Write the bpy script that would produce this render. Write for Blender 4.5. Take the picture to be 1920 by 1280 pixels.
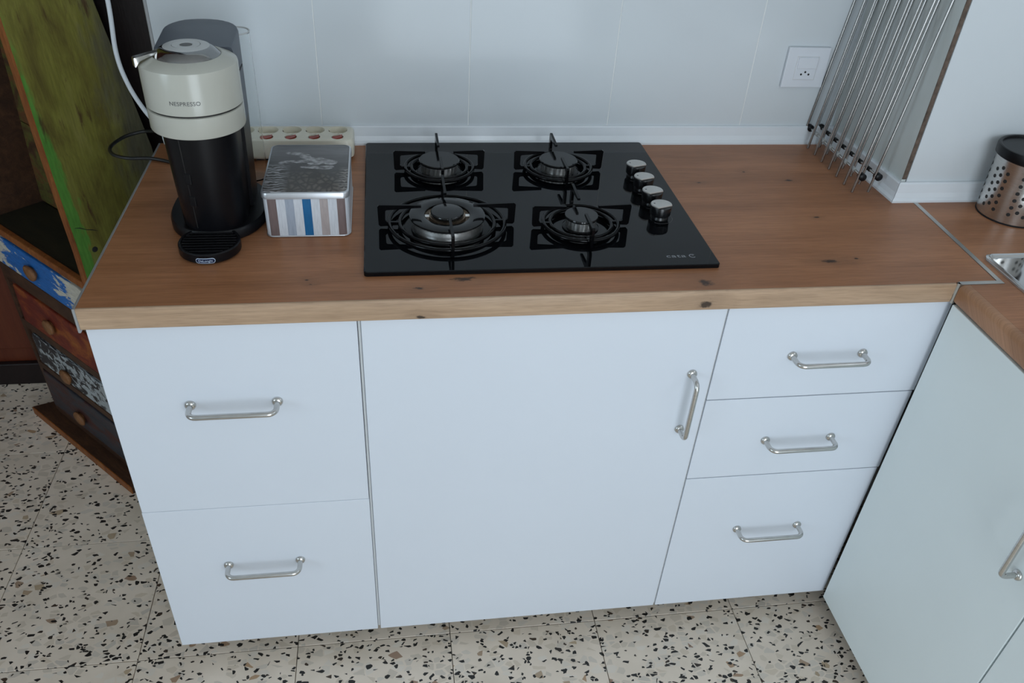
import bpy, bmesh, math, random
from mathutils import Matrix, Vector
for o in list(bpy.data.objects): bpy.data.objects.remove(o)
S = bpy.context.scene
COL = S.collection
PI = math.pi
# ------------------------------------------------------------------ camera
R = [[0.98916, 0.14221, 0.03657], [-0.13632, 0.79679, 0.58869], [0.05458, -0.58729, 0.80753]]   # columns: right, forward, up
cd = bpy.data.cameras.new('camera'); cam = bpy.data.objects.new('camera', cd); COL.objects.link(cam)
cd.sensor_width = 36.0; cd.lens = 36.0*1534.02/1920; cd.clip_start = 0.02
M = Matrix(((R[0][0], R[0][2], -R[0][1], 0.45544), (R[1][0], R[1][2], -R[1][1], -1.05416), (R[2][0], R[2][2], -R[2][1], 1.59106), (0, 0, 0, 1)))
cam.matrix_world = M
S.camera = cam
# ------------------------------------------------------------------ world, daylight, exposure
w = bpy.data.worlds.new('sky'); S.world = w; w.use_nodes = True
w.node_tree.nodes['Background'].inputs[0].default_value = (0.62, 0.78, 1.0, 1)
w.node_tree.nodes['Background'].inputs[1].default_value = 0.9
def area(name, loc, target, sx, sy, power, color):
    l = bpy.data.lights.new(name, 'AREA'); l.shape = 'RECTANGLE'; l.size = sx; l.size_y = sy; l.energy = power; l.color = color
    o = bpy.data.objects.new(name, l); COL.objects.link(o); o.location = loc
    d = Vector(target)-Vector(loc); o.rotation_euler = d.to_track_quat('-Z', 'Y').to_euler(); return o
area('balcony_daylight', (1.00, -2.50, 1.12), (0.95, 0, 1.12), 1.13, 1.95, 37, (0.84, 0.935, 1.0))
area('left_window_daylight', (-1.895, -1.70, 1.45), (0.6, -1.70, 1.45), 1.1, 1.2, 20, (0.70, 0.88, 1.0))
area('sink_window_daylight', (2.055, -0.75, 1.72), (0.9, -0.75, 1.72), 0.9, 0.8, 2.6, (0.86, 0.95, 1.0))
S.view_settings.view_transform = 'Standard'; S.view_settings.look = 'None'
S.view_settings.exposure = -0.24; S.view_settings.gamma = 1.0; S.view_settings.use_curve_mapping = False

# ------------------------------------------------------------------ helpers
def link(o, parent=None):
    COL.objects.link(o)
    if parent is not None: o.parent = parent
    return o
def obj(name, bm, mat, parent=None, smooth=None):
    bmesh.ops.recalc_face_normals(bm, faces=bm.faces)
    me = bpy.data.meshes.new(name); bm.to_mesh(me); bm.free()
    if mat: me.materials.append(mat)
    if smooth is not None:
        for p in me.polygons: p.use_smooth = True
        me.set_sharp_from_angle(angle=math.radians(smooth))
    return link(bpy.data.objects.new(name, me), parent)
def tag(o, label, cat, group=None):
    o['label'] = label; o['category'] = cat
    if group: o['group'] = group
    return o
def thing(name, label, cat, loc=(0, 0, 0), rz=0.0, group=None):
    o = bpy.data.objects.new(name, None); o.empty_display_size = 0.05; COL.objects.link(o)
    o.location = loc; o.rotation_euler = (0, 0, rz); return tag(o, label, cat, group)
def struct(o): o['kind'] = 'structure'; return o
def BM(): return bmesh.new()
def box(bm, x0, x1, y0, y1, z0, z1, bev=0, seg=2):
    t = bmesh.new()
    r = bmesh.ops.create_cube(t, size=1)
    for v in t.verts: v.co = Vector(((x0+x1)/2+v.co.x*(x1-x0), (y0+y1)/2+v.co.y*(y1-y0), (z0+z1)/2+v.co.z*(z1-z0)))
    if bev: bmesh.ops.bevel(t, geom=list(t.edges), offset=bev, segments=seg, profile=0.5, affect='EDGES')
    merge(bm, t); return bm
def merge(bm, t, mat=None):
    if mat is not None: bmesh.ops.transform(t, matrix=mat, verts=t.verts)
    me = bpy.data.meshes.new('tmp'); t.to_mesh(me); t.free(); bm.from_mesh(me); bpy.data.meshes.remove(me)
def prism(bm, poly, axis, a, b):
    """extrude a 2D polygon along an axis. axis 'z': poly=(x,y); 'x': poly=(y,z); 'y': poly=(x,z)"""
    def P(p, h): return {'z': (p[0], p[1], h), 'x': (h, p[0], p[1]), 'y': (p[0], h, p[1])}[axis]
    lo = [bm.verts.new(P(p, a)) for p in poly]; hi = [bm.verts.new(P(p, b)) for p in poly]
    n = len(poly); bm.faces.new(lo); bm.faces.new(hi[::-1])
    for i in range(n): bm.faces.new((lo[i], hi[i], hi[(i+1) % n], lo[(i+1) % n]))
    return bm
def lathe(bm, prof, c=(0, 0), seg=48, a0=0, a1=2*PI):
    """prof: list of (r,z), revolved around vertical axis at c; radius 0 closes"""
    full = abs(a1-a0-2*PI) < 1e-6
    n = seg if full else seg+1
    rings = []
    for r, z in prof:
        if r < 1e-7: rings.append([bm.verts.new((c[0], c[1], z))])
        else: rings.append([bm.verts.new((c[0]+r*math.cos(a0+(a1-a0)*i/seg), c[1]+r*math.sin(a0+(a1-a0)*i/seg), z)) for i in range(n)])
    for A, B in zip(rings, rings[1:]):
        m = seg
        for i in range(m):
            j = (i+1) % n
            if len(A) == 1 and len(B) == 1: continue
            if len(A) == 1: bm.faces.new((A[0], B[j], B[i]))
            elif len(B) == 1: bm.faces.new((A[i], A[j], B[0]))
            else: bm.faces.new((A[i], A[j], B[j], B[i]))
    return bm
def tube(bm, pts, r, seg=10, closed=False, cap=True):
    pts = [Vector(p) for p in pts]; n = len(pts); rings = []
    up = None
    for i, p in enumerate(pts):
        if closed: t = pts[(i+1) % n]-pts[i-1]
        else: t = pts[min(i+1, n-1)]-pts[max(i-1, 0)]
        t.normalize()
        if up is None:
            up = Vector((0, 0, 1)) if abs(t.z) < 0.9 else Vector((1, 0, 0))
        s = t.cross(up); s.normalize(); u = s.cross(t); up = u
        rr = r[i] if isinstance(r, (list, tuple)) else r
        rings.append([bm.verts.new(p+s*rr*math.cos(2*PI*k/seg)+u*rr*math.sin(2*PI*k/seg)) for k in range(seg)])
    m = n if closed else n-1
    for i in range(m):
        A, B = rings[i], rings[(i+1) % n]
        for k in range(seg): bm.faces.new((A[k], A[(k+1) % seg], B[(k+1) % seg], B[k]))
    if cap and not closed: bm.faces.new(rings[0][::-1]); bm.faces.new(rings[-1])
    return bm
def spline(ctrl, n=12):
    P = [Vector(p) for p in ctrl]; P = [P[0]*2-P[1]]+P+[P[-1]*2-P[-2]]; out = []
    for i in range(1, len(P)-2):
        a, b, c, d = P[i-1], P[i], P[i+1], P[i+2]
        for k in range(n):
            t = k/n
            out.append(0.5*((2*b)+(c-a)*t+(2*a-5*b+4*c-d)*t*t+(3*b-3*c+d-a)*t**3))
    out.append(P[-2]); return out
def rrect(x0, x1, y0, y1, r, n=6):
    out = []
    for cx, cy, a in ((x1-r, y1-r, 0), (x0+r, y1-r, PI/2), (x0+r, y0+r, PI), (x1-r, y0+r, 1.5*PI)):
        for k in range(n+1): out.append((cx+r*math.cos(a+PI/2*k/n), cy+r*math.sin(a+PI/2*k/n)))
    return out
def loft(bm, sections, close=True):
    """sections: list of lists of 3D points of the same count"""
    rs = [[bm.verts.new(p) for p in s] for s in sections]; n = len(rs[0])
    for A, B in zip(rs, rs[1:]):
        for i in range(n): bm.faces.new((A[i], A[(i+1) % n], B[(i+1) % n], B[i]))
    if close: bm.faces.new(rs[0][::-1]); bm.faces.new(rs[-1])
    return bm
def text_bm(s, size, extrude=0.0002, shear=0.0, spacing=1.0):
    c = bpy.data.curves.new('t', 'FONT'); c.body = s; c.size = size; c.extrude = extrude; c.align_x = 'CENTER'; c.align_y = 'CENTER'; c.shear = shear; c.space_character = spacing
    o = bpy.data.objects.new('t', c); COL.objects.link(o); bpy.context.view_layer.update()
    me = bpy.data.meshes.new_from_object(o.evaluated_get(bpy.context.evaluated_depsgraph_get()))
    bpy.data.objects.remove(o); bpy.data.curves.remove(c)
    bm = bmesh.new(); bm.from_mesh(me); bpy.data.meshes.remove(me); return bm
def boolean(bm, cutter):
    def tmp(b):
        bmesh.ops.recalc_face_normals(b, faces=b.faces)
        me = bpy.data.meshes.new('b'); b.to_mesh(me); b.free(); o = bpy.data.objects.new('b', me); COL.objects.link(o); return o
    A, B = tmp(bm), tmp(cutter)
    m = A.modifiers.new('x', 'BOOLEAN'); m.object = B; m.operation = 'DIFFERENCE'; m.solver = 'EXACT'
    bpy.context.view_layer.update()
    me = bpy.data.meshes.new_from_object(A.evaluated_get(bpy.context.evaluated_depsgraph_get()))
    out = bmesh.new(); out.from_mesh(me)
    for o in (A, B):
        d = o.data; bpy.data.objects.remove(o); bpy.data.meshes.remove(d)
    bpy.data.meshes.remove(me); return out

# ------------------------------------------------------------------ materials
def srgb(r, g, b):
    f = lambda c: (c/255/12.92 if c/255 <= 0.04045 else ((c/255+0.055)/1.055)**2.4)
    return (f(r), f(g), f(b), 1)
class NT:
    def __init__(s, name):
        s.m = bpy.data.materials.new(name); s.m.use_nodes = True; s.t = s.m.node_tree; s.b = s.t.nodes['Principled BSDF']
    def n(s, typ, **kw):
        nd = s.t.nodes.new(typ)
        for k, v in kw.items():
            if k.startswith('i_'):
                key = k[2:]; key = int(key) if key.isdigit() else key.replace('_', ' ')
                if isinstance(v, bpy.types.NodeSocket): s.t.links.new(v, nd.inputs[key])
                else: nd.inputs[key].default_value = v
            else: setattr(nd, k, v)
        return nd
    def link(s, a, b): s.t.links.new(a, b)
    def math(s, op, a, b=None, c=None):
        nd = s.n('ShaderNodeMath', operation=op)
        for i, v in enumerate((a, b, c)):
            if v is None: continue
            if isinstance(v, bpy.types.NodeSocket): s.link(v, nd.inputs[i])
            else: nd.inputs[i].default_value = v
        return nd.outputs[0]
    def mix(s, f, a, b, blend='MIX'):
        nd = s.n('ShaderNodeMix', data_type='RGBA', blend_type=blend)
        for i, v in ((0, f), (6, a), (7, b)):
            if isinstance(v, bpy.types.NodeSocket): s.link(v, nd.inputs[i])
            else: nd.inputs[i].default_value = v
        return nd.outputs[2]
    def ramp(s, f, stops, interp='LINEAR'):
        nd = s.n('ShaderNodeValToRGB'); cr = nd.color_ramp; cr.interpolation = interp
        while len(cr.elements) < len(stops): cr.elements.new(0.5)
        for e, (p, c) in zip(cr.elements, stops):
            e.position = p; e.color = c if hasattr(c, '__len__') else (c, c, c, 1)
        s.link(f, nd.inputs[0]); return nd.outputs[0]
    def coord(s, kind='Object', scale=(1, 1, 1), loc=(0, 0, 0), rot=(0, 0, 0)):
        c = s.n('ShaderNodeTexCoord').outputs[kind] if kind != 'World' else s.n('ShaderNodeNewGeometry').outputs['Position']
        mp = s.n('ShaderNodeMapping'); s.link(c, mp.inputs[0]); mp.inputs[1].default_value = loc; mp.inputs[2].default_value = rot; mp.inputs[3].default_value = scale
        return mp.outputs[0]
    def noise(s, vec, scale=5, detail=4, rough=0.5, dist=0.0):
        nd = s.n('ShaderNodeTexNoise', i_Scale=scale, i_Detail=detail, i_Roughness=rough, i_Distortion=dist); s.link(vec, nd.inputs['Vector']); return nd.outputs['Fac']
    def set(s, **kw):
        for k, v in kw.items():
            key = k.replace('_', ' ')
            if isinstance(v, bpy.types.NodeSocket): s.link(v, s.b.inputs[key])
            else: s.b.inputs[key].default_value = v
        return s
    def bump(s, h, strength=0.2, dist=0.001):
        nd = s.n('ShaderNodeBump', i_Strength=strength, i_Distance=dist); s.link(h, nd.inputs['Height']); s.link(nd.outputs[0], s.b.inputs['Normal']); return s
def plain(name, col, rough=0.4, metal=0.0, var=0.05, scale=20, spec=0.5, stretch=(1, 1, 1)):
    t = NT(name); c = t.coord('Object', stretch)
    f = t.noise(c, scale, 3)
    dark = tuple(x*(1-var*2) for x in col[:3])+(1,)
    lite = tuple(min(1, x*(1+var)) for x in col[:3])+(1,)
    t.set(Base_Color=t.ramp(f, [(0.3, dark), (0.7, lite)]), Roughness=rough, Metallic=metal, Specular_IOR_Level=spec)
    return t.m
m_door = plain('white_laminate', (0.655, 0.69, 0.75, 1), 0.38, var=0.008, scale=3)
m_door2 = plain('light_tinted_white_laminate', (0.78, 0.84, 0.84, 1), 0.40, var=0.015, scale=3)  # white doors here too; brightness and green cast of the light put in colour
m_carcass = plain('grey_white_board', (0.62, 0.62, 0.61, 1), 0.5)
m_strip2 = plain('light_grey_edging', (0.62, 0.63, 0.63, 1), 0.4, var=0.02)
m_darkgap = plain('black_board', (0.006, 0.006, 0.009, 1), 0.7)
m_steel = plain('brushed_steel', (0.60, 0.59, 0.57, 1), 0.24, 1.0, var=0.06, scale=60, stretch=(1, 1, 12))
m_rod = plain('shaded_steel_rod', (0.40, 0.39, 0.38, 1), 0.22, 1.0, var=0.05)  # same steel, darkened in its colour to stand for shade on the rods
m_chrome = plain('polished_chrome', (0.72, 0.72, 0.72, 1), 0.07, 1.0, var=0.01)
m_dchrome = plain('chrome_dark_reflection', (0.30, 0.30, 0.30, 1), 0.10, 1.0, var=0.02)  # chrome of the lid dome, darkened to paint in a darker reflection
m_alu = plain('aluminium_trim', (0.55, 0.54, 0.52, 1), 0.33, 1.0, var=0.05)
m_aluw = plain('pale_end_trim', (0.42, 0.43, 0.45, 1), 0.35, 0.5, var=0.03)
m_glass = plain('black_glass', (0.0030, 0.0034, 0.0045, 1), 0.025, var=0.01, spec=0.23)
m_enamel = plain('black_enamel', (0.0025, 0.0025, 0.003, 1), 0.14, var=0.05, spec=0.18)
m_cap = plain('satin_black_enamel_cap', (0.006, 0.006, 0.0065, 1), 0.12, var=0.05, spec=0.45)
m_knobb = plain('black_knob_plastic', (0.004, 0.004, 0.005, 1), 0.25, var=0.05)
m_knobtop = plain('satin_silver', (0.62, 0.60, 0.57, 1), 0.38, 0.9, var=0.05)
m_burner = plain('cast_aluminium', (0.80, 0.79, 0.77, 1), 0.34, 1.0, var=0.08, scale=120)
m_brass = plain('heat_stained_alloy', (0.35, 0.27, 0.20, 1), 0.4, 0.9, var=0.2, scale=90)
m_cream = plain('cream_gloss_plastic', (0.475, 0.470, 0.415, 1), 0.22, var=0.01)
m_black = plain('satin_black_plastic', (0.0035, 0.0035, 0.0048, 1), 0.34, var=0.05, spec=0.25)
m_grey = plain('slate_grey_plastic', (0.085, 0.10, 0.125, 1), 0.45, var=0.02)
m_lgrey = plain('light_grey_plastic', (0.50, 0.51, 0.51, 1), 0.35, var=0.01)
m_print = plain('grey_lettering', (0.10, 0.10, 0.10, 1), 0.5)
m_printw = plain('silver_lettering', (0.24, 0.25, 0.27, 1), 0.4)
m_printblue = plain('pale_blue_lettering', (0.55, 0.65, 0.8, 1), 0.4)
m_navy = plain('navy_badge', (0.01, 0.02, 0.06, 1), 0.3)
m_strip = plain('ivory_plastic', (0.76, 0.72, 0.60, 1), 0.28, var=0.015)
m_red = plain('red_rocker', (0.36, 0.035, 0.015, 1), 0.25, var=0.1)
m_clip = plain('aged_brass_contact', (0.10, 0.06, 0.03, 1), 0.45, 0.6)
m_dark = plain('dark_recess', (0.01, 0.009, 0.009, 1), 0.6)
m_whitec = plain('white_cable_pvc', (0.66, 0.70, 0.74, 1), 0.35, var=0.01)
m_blackc = plain('black_cable_rubber', (0.008, 0.008, 0.009, 1), 0.4)
m_plate = plain('white_switch_plastic', (0.72, 0.75, 0.80, 1), 0.3, var=0.01)
m_skirt = plain('white_pvc_upstand', (0.76, 0.80, 0.84, 1), 0.22, var=0.01)
m_plaster = plain('white_plaster', (0.72, 0.71, 0.69, 1), 0.85, var=0.03, scale=8)
m_ceil = plain('ceiling_paint', (0.75, 0.74, 0.72, 1), 0.9, var=0.02, scale=5)
m_tinmetal = plain('tin_plate', (0.62, 0.63, 0.66, 1), 0.3, 0.75, var=0.04)
m_biscuit = plain('raw_tile_edge', (0.12, 0.085, 0.065, 1), 0.8, var=0.25, scale=90)
m_grout = plain('cement_grout', (0.26, 0.245, 0.22, 1), 0.9, var=0.1, scale=60)
m_wgrout = plain('white_grout', (0.80, 0.81, 0.80, 1), 0.8, var=0.04)
def m_tile_():
    t = NT('glossy_pale_tile'); c = t.coord('World'); f = t.noise(c, 2.2, 3)
    t.set(Base_Color=t.ramp(f, [(0.3, (0.62, 0.66, 0.69, 1)), (0.7, (0.66, 0.70, 0.725, 1))]), Roughness=0.13, Specular_IOR_Level=0.24)
    t.bump(t.noise(c, 3.0, 2), 0.06, 0.01); return t.m
m_tile = m_tile_()
m_tileside = plain('glossy_grey_side_tile', (0.60, 0.64, 0.63, 1), 0.16, var=0.03, scale=6)
def m_wood_(name, k):
    t = NT(name); c = t.coord('World')
    # knots: (x, y, z, rx, ry)
    sep = t.n('ShaderNodeSeparateXYZ'); t.link(c, sep.inputs[0])
    X, Y, Z = sep.outputs
    V = t.math('SUBTRACT', Y, Z)     # unrolls the front edge under the top
    wob = t.noise(t.coord('World', (55, 95, 95)), 1.0, 4, 0.6)
    kn = None; halo = None
    for kx, kv, rx, ry in ((1.214, .084-.9, .016, .0065), (1.27, .407-.9, .008, .004), (1.191, .45-.9, .005, .004), (.565, .056-.9, .024, .0055), (.323, .065-.9, .005, .003),
                           (.961, -.873, .013, .010), (.498, -.868, .008, .004), (1.63, -.055-.9, .012, .012), (1.259, .245-.9, .006, .003), (1.075, .40-.9, .006, .003), (.33, .052-.9, .004, .002), (1.26, .09-.9, .004, .003)):
        dx = t.math('DIVIDE', t.math('SUBTRACT', X, kx), rx); dy = t.math('DIVIDE', t.math('SUBTRACT', V, kv), ry)
        d = t.math('SQRT', t.math('ADD', t.math('MULTIPLY', dx, dx), t.math('MULTIPLY', dy, dy)))
        d = t.math('ADD', d, t.math('MULTIPLY', t.math('SUBTRACT', wob, 0.5), 3.2))
        a = t.math('SUBTRACT', 1.0, t.math('SMOOTH_MIN', d, 1.0, 0.3)); a = t.math('MAXIMUM', a, 0)
        h = t.math('MAXIMUM', t.math('SUBTRACT', 1.0, t.math('MULTIPLY', d, 0.22)), 0)
        kn = a if kn is None else t.math('MAXIMUM', kn, a); halo = h if halo is None else t.math('MAXIMUM', halo, h)
    comb = t.n('ShaderNodeCombineXYZ'); t.link(X, comb.inputs[0]); t.link(t.math('ADD', V, t.math('MULTIPLY', halo, 0.006)), comb.inputs[1])
    def mp(sc):
        m = t.n('ShaderNodeMapping'); t.link(comb.outputs[0], m.inputs[0]); m.inputs[3].default_value = sc; return m.outputs[0]
    broad = t.noise(mp((1.6, 13, 1)), 1.0, 4, 0.55, 0.6)
    fine = t.noise(mp((7, 190, 1)), 1.0, 4, 0.6)
    pore = t.noise(mp((26, 620, 1)), 1.0, 2, 0.5)
    sc = lambda r, g, b: (r*k[0], g*k[1], b*k[2], 1)
    col = t.ramp(broad, [(0.25, sc(0.252, 0.105, 0.046)), (0.5, sc(0.366, 0.159, 0.074)), (0.75, sc(0.474, 0.218, 0.108))])
    col = t.mix(0.42, col, t.ramp(fine, [(0.3, (0.60, 0.56, 0.52, 1)), (0.7, (1.18, 1.15, 1.1, 1))]), 'MULTIPLY')
    col = t.mix(0.35, col, t.ramp(pore, [(0.32, (0.55, 0.5, 0.45, 1)), (0.5, (1.05, 1.05, 1.05, 1))]), 'MULTIPLY')
    col = t.mix(t.math('MULTIPLY', halo, 0.30), col, (0.10, 0.05, 0.025, 1))
    col = t.mix(t.math('MINIMUM', t.math('MULTIPLY', kn, 1.5), 0.9), col, (0.022, 0.012, 0.008, 1))
    t.set(Base_Color=col, Roughness=0.42, Specular_IOR_Level=0.45); t.bump(fine, 0.12, 0.0006); return t.m
m_wood = m_wood_('knotty_oak_laminate', (1, 1, 1))
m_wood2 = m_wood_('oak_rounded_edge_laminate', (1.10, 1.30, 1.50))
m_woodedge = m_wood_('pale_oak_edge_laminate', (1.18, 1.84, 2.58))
def m_terrazzo_():
    t = NT('terrazzo'); base = t.coord('World')
    oi = t.n('ShaderNodeObjectInfo'); off = t.n('ShaderNodeVectorMath', operation='SCALE'); cmb = t.n('ShaderNodeCombineXYZ')
    t.link(oi.outputs['Random'], cmb.inputs[0]); t.link(t.math('MULTIPLY', oi.outputs['Random'], 7.31), cmb.inputs[1]); t.link(cmb.outputs[0], off.inputs[0]); off.inputs['Scale'].default_value = 9.0
    add = t.n('ShaderNodeVectorMath', operation='ADD'); t.link(base, add.inputs[0]); t.link(off.outputs[0], add.inputs[1]); P = add.outputs[0]
    wn = t.n('ShaderNodeTexNoise', i_Scale=38.0, i_Detail=2.0); t.link(P, wn.inputs['Vector'])
    wv = t.n('ShaderNodeVectorMath', operation='SCALE'); sb = t.n('ShaderNodeVectorMath', operation='SUBTRACT'); t.link(wn.outputs['Color'], sb.inputs[0]); sb.inputs[1].default_value = (.5, .5, .5); t.link(sb.outputs[0], wv.inputs[0]); wv.inputs['Scale'].default_value = 0.006
    a2 = t.n('ShaderNodeVectorMath', operation='ADD'); t.link(P, a2.inputs[0]); t.link(wv.outputs[0], a2.inputs[1]); Q = a2.outputs[0]
    def chips(scale, shift, frac, edge):
        mp = t.n('ShaderNodeMapping'); t.link(Q, mp.inputs[0]); mp.inputs[1].default_value = shift; mp.inputs[2].default_value = (0, 0, shift[0]); mp.inputs[3].default_value = (1, 1.5, 0.0)
        v1 = t.n('ShaderNodeTexVoronoi', voronoi_dimensions='2D', feature='F1', i_Scale=scale); v2 = t.n('ShaderNodeTexVoronoi', voronoi_dimensions='2D', feature='DISTANCE_TO_EDGE', i_Scale=scale)
        t.link(mp.outputs[0], v1.inputs['Vector']); t.link(mp.outputs[0], v2.inputs['Vector'])
        s = t.n('ShaderNodeSeparateColor'); t.link(v1.outputs['Color'], s.inputs[0])
        pick = t.math('LESS_THAN', s.outputs[0], frac)
        size = t.math('ADD', edge, t.math('MULTIPLY', s.outputs[1], 0.10))
        ins = t.math('GREATER_THAN', v2.outputs['Distance'], size)
        return t.math('MULTIPLY', pick, ins), s.outputs[2]
    cloud = t.noise(Q, 9, 4)
    col = t.ramp(cloud, [(0.3, (0.66, 0.56, 0.455, 1)), (0.7, (0.80, 0.685, 0.57, 1))])
    a, r = chips(48, (3.1, 1.7, 0), 0.42, 0.05)
    col = t.mix(t.math('MULTIPLY', a, 0.5), col, t.ramp(r, [(0.0, (0.76, 0.70, 0.62, 1)), (0.4, (0.48, 0.44, 0.39, 1)), (0.7, (0.56, 0.45, 0.33, 1)), (1, (0.40, 0.38, 0.35, 1))]))
    a, r = chips(46, (7.7, 5.2, 0), 0.022, 0.08)
    col = t.mix(t.math('MULTIPLY', a, 0.8), col, t.ramp(r, [(0.0, (0.36, 0.20, 0.08, 1)), (0.5, (0.22, 0.11, 0.06, 1)), (1, (0.40, 0.29, 0.17, 1))]))
    a, r = chips(82, (1.3, 9.1, 0), 0.108, 0.10); blk = a
    a, r2 = chips(120, (4.9, 2.2, 0), 0.075, 0.08); blk = t.math('MAXIMUM', blk, a)
    a, r2 = chips(62, (2.4, 6.6, 0), 0.018, 0.13); blk = t.math('MAXIMUM', blk, a)
    col = t.mix(blk, col, t.ramp(r, [(0, (0.014, 0.013, 0.012, 1)), (0.85, (0.022, 0.02, 0.018, 1)), (1, (0.07, 0.045, 0.03, 1))]))
    t.set(Base_Color=col, Roughness=0.34, Specular_IOR_Level=0.4); return t.m
m_terr = m_terrazzo_()
def m_paintwood(name, stops, grain=(10, 10, 1.2), scale=3.0, rough=0.55, streak=0.5, detail=6, worn=None, wornat=0.6):
    t = NT(name); c = t.coord('Object', grain)
    f = t.noise(c, scale, detail, 0.62, 0.8)
    col = t.ramp(f, stops)
    g = t.noise(t.coord('Object', tuple(x*9 for x in grain)), scale, 3, 0.6)
    col = t.mix(streak, col, t.ramp(g, [(0.3, (0.45, 0.42, 0.40, 1)), (0.65, (1.1, 1.1, 1.1, 1))]), 'MULTIPLY')
    if worn:
        wn = t.noise(t.coord('Object', tuple(x*2.3 for x in grain), (3, 1, 2)), scale, 6, 0.65)
        col = t.mix(t.ramp(wn, [(wornat, 0.0), (wornat+0.07, 1.0)]), col, worn)
    t.set(Base_Color=col, Roughness=rough, Specular_IOR_Level=0.35); t.bump(g, 0.3, 0.001); return t.m
def m_green_():
    t = NT('worn_green_boat_paint'); sep = t.n('ShaderNodeSeparateXYZ'); t.link(t.coord('Object'), sep.inputs[0]); X, Y, Z = sep.outputs
    f = t.noise(t.coord('Object', (9, 9, 2.6)), 2.0, 7, 0.62, 0.7)
    col = t.ramp(f, [(0.25, (0.070, 0.050, 0.012, 1)), (0.42, (0.125, 0.108, 0.020, 1)), (0.55, (0.165, 0.155, 0.028, 1)), (0.72, (0.200, 0.180, 0.048, 1))])
    # bright green band left along the front edge, ragged, low on the board
    rag = t.noise(t.coord('Object', (20, 30, 9)), 2.0, 5, 0.6)
    edge = t.math('ADD', Y, t.math('ADD', t.math('MULTIPLY', t.math('SUBTRACT', rag, 0.5), 0.055), t.math('MULTIPLY', t.math('MAXIMUM', t.math('SUBTRACT', Z, 0.80), 0), 0.085)))
    col = t.mix(t.ramp(edge, [(0.026, 1.0), (0.033, 0.0)]), col, t.mix(f, (0.045, 0.16, 0.02, 1), (0.12, 0.30, 0.05, 1)))
    # grey weathering towards the back edge, red-brown worn streaks
    gw = t.math('ADD', Y, t.math('MULTIPLY', t.math('SUBTRACT', rag, 0.5), 0.12))
    col = t.mix(t.math('MULTIPLY', t.ramp(gw, [(0.13, 0.0), (0.19, 1.0)]), 0.75), col, (0.085, 0.080, 0.070, 1))
    wn = t.noise(t.coord('Object', (26, 26, 4.5), (3, 1, 2)), 2.0, 6, 0.62)
    col = t.mix(t.math('MULTIPLY', t.ramp(wn, [(0.60, 0.0), (0.70, 1.0)]), 0.8), col, (0.055, 0.020, 0.010, 1))
    g = t.noise(t.coord('Object', (120, 120, 9)), 2.0, 3, 0.6)
    col = t.mix(0.45, col, t.ramp(g, [(0.3, (0.5, 0.48, 0.45, 1)), (0.65, (1.1, 1.1, 1.1, 1))]), 'MULTIPLY')
    t.set(Base_Color=col, Roughness=0.55, Specular_IOR_Level=0.25); t.bump(g, 0.35, 0.001); return t.m
m_green = m_green_()
m_orange = m_paintwood('orange_brown_bare_wood', [(0.2, (0.11, 0.032, 0.010, 1)), (0.5, (0.24, 0.075, 0.018, 1)), (0.8, (0.36, 0.14, 0.035, 1))], (10, 10, 2), 3)
m_brownw = m_paintwood('dark_brown_wood', [(0.2, (0.022, 0.010, 0.006, 1)), (0.5, (0.055, 0.024, 0.012, 1)), (0.8, (0.10, 0.045, 0.02, 1))], (3, 12, 12), 3)
m_backpaint = m_paintwood('flaking_brown_green_boards', [(0.22, (0.030, 0.018, 0.012, 1)), (0.42, (0.085, 0.042, 0.020, 1)), (0.52, (0.105, 0.105, 0.026, 1)), (0.62, (0.15, 0.060, 0.025, 1)), (0.85, (0.070, 0.085, 0.025, 1))], (5, 9, 6), 2.6, worn=(0.12, 0.11, 0.09, 1), wornat=0.68)
m_shelfdark = m_paintwood('dark_green_black_board', [(0.25, (0.010, 0.010, 0.007, 1)), (0.6, (0.024, 0.022, 0.012, 1)), (0.85, (0.035, 0.022, 0.012, 1))], (3, 12, 12), 3, streak=0.3)
m_wine = m_paintwood('wine_red_wood', [(0.2, (0.055, 0.012, 0.010, 1)), (0.55, (0.12, 0.025, 0.016, 1)), (0.8, (0.20, 0.045, 0.02, 1))], (3, 12, 12), 3)
m_darkdrawer = m_paintwood('dark_wine_and_slate_paint', [(0.2, (0.02, 0.015, 0.018, 1)), (0.45, (0.035, 0.04, 0.05, 1)), (0.6, (0.06, 0.018, 0.014, 1)), (0.85, (0.09, 0.03, 0.018, 1))], (3, 12, 12), 2)
m_redor = m_paintwood('worn_red_orange_paint', [(0.28, (0.085, 0.010, 0.009, 1)), (0.48, (0.16, 0.022, 0.011, 1)), (0.60, (0.26, 0.065, 0.014, 1)), (0.68, (0.30, 0.10, 0.018, 1)), (0.8, (0.11, 0.014, 0.010, 1))], (5, 9, 9), 2.0)
m_knobw = m_paintwood('bare_wood_knob', [(0.2, (0.14, 0.055, 0.022, 1)), (0.8, (0.30, 0.14, 0.055, 1))], (9, 9, 9), 4)
m_doorwood = m_paintwood('red_brown_varnished_wood', [(0.25, (0.060, 0.012, 0.005, 1)), (0.5, (0.095, 0.020, 0.008, 1)), (0.8, (0.130, 0.032, 0.012, 1))], (9, 9, 0.8), 2.0, rough=0.4, streak=0.25)
m_jamb = m_paintwood('near_black_red_wood', [(0.25, (0.006, 0.003, 0.003, 1)), (0.8, (0.014, 0.005, 0.005, 1))], (9, 9, 0.8), 2.0, rough=0.45, streak=0.2)
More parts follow.
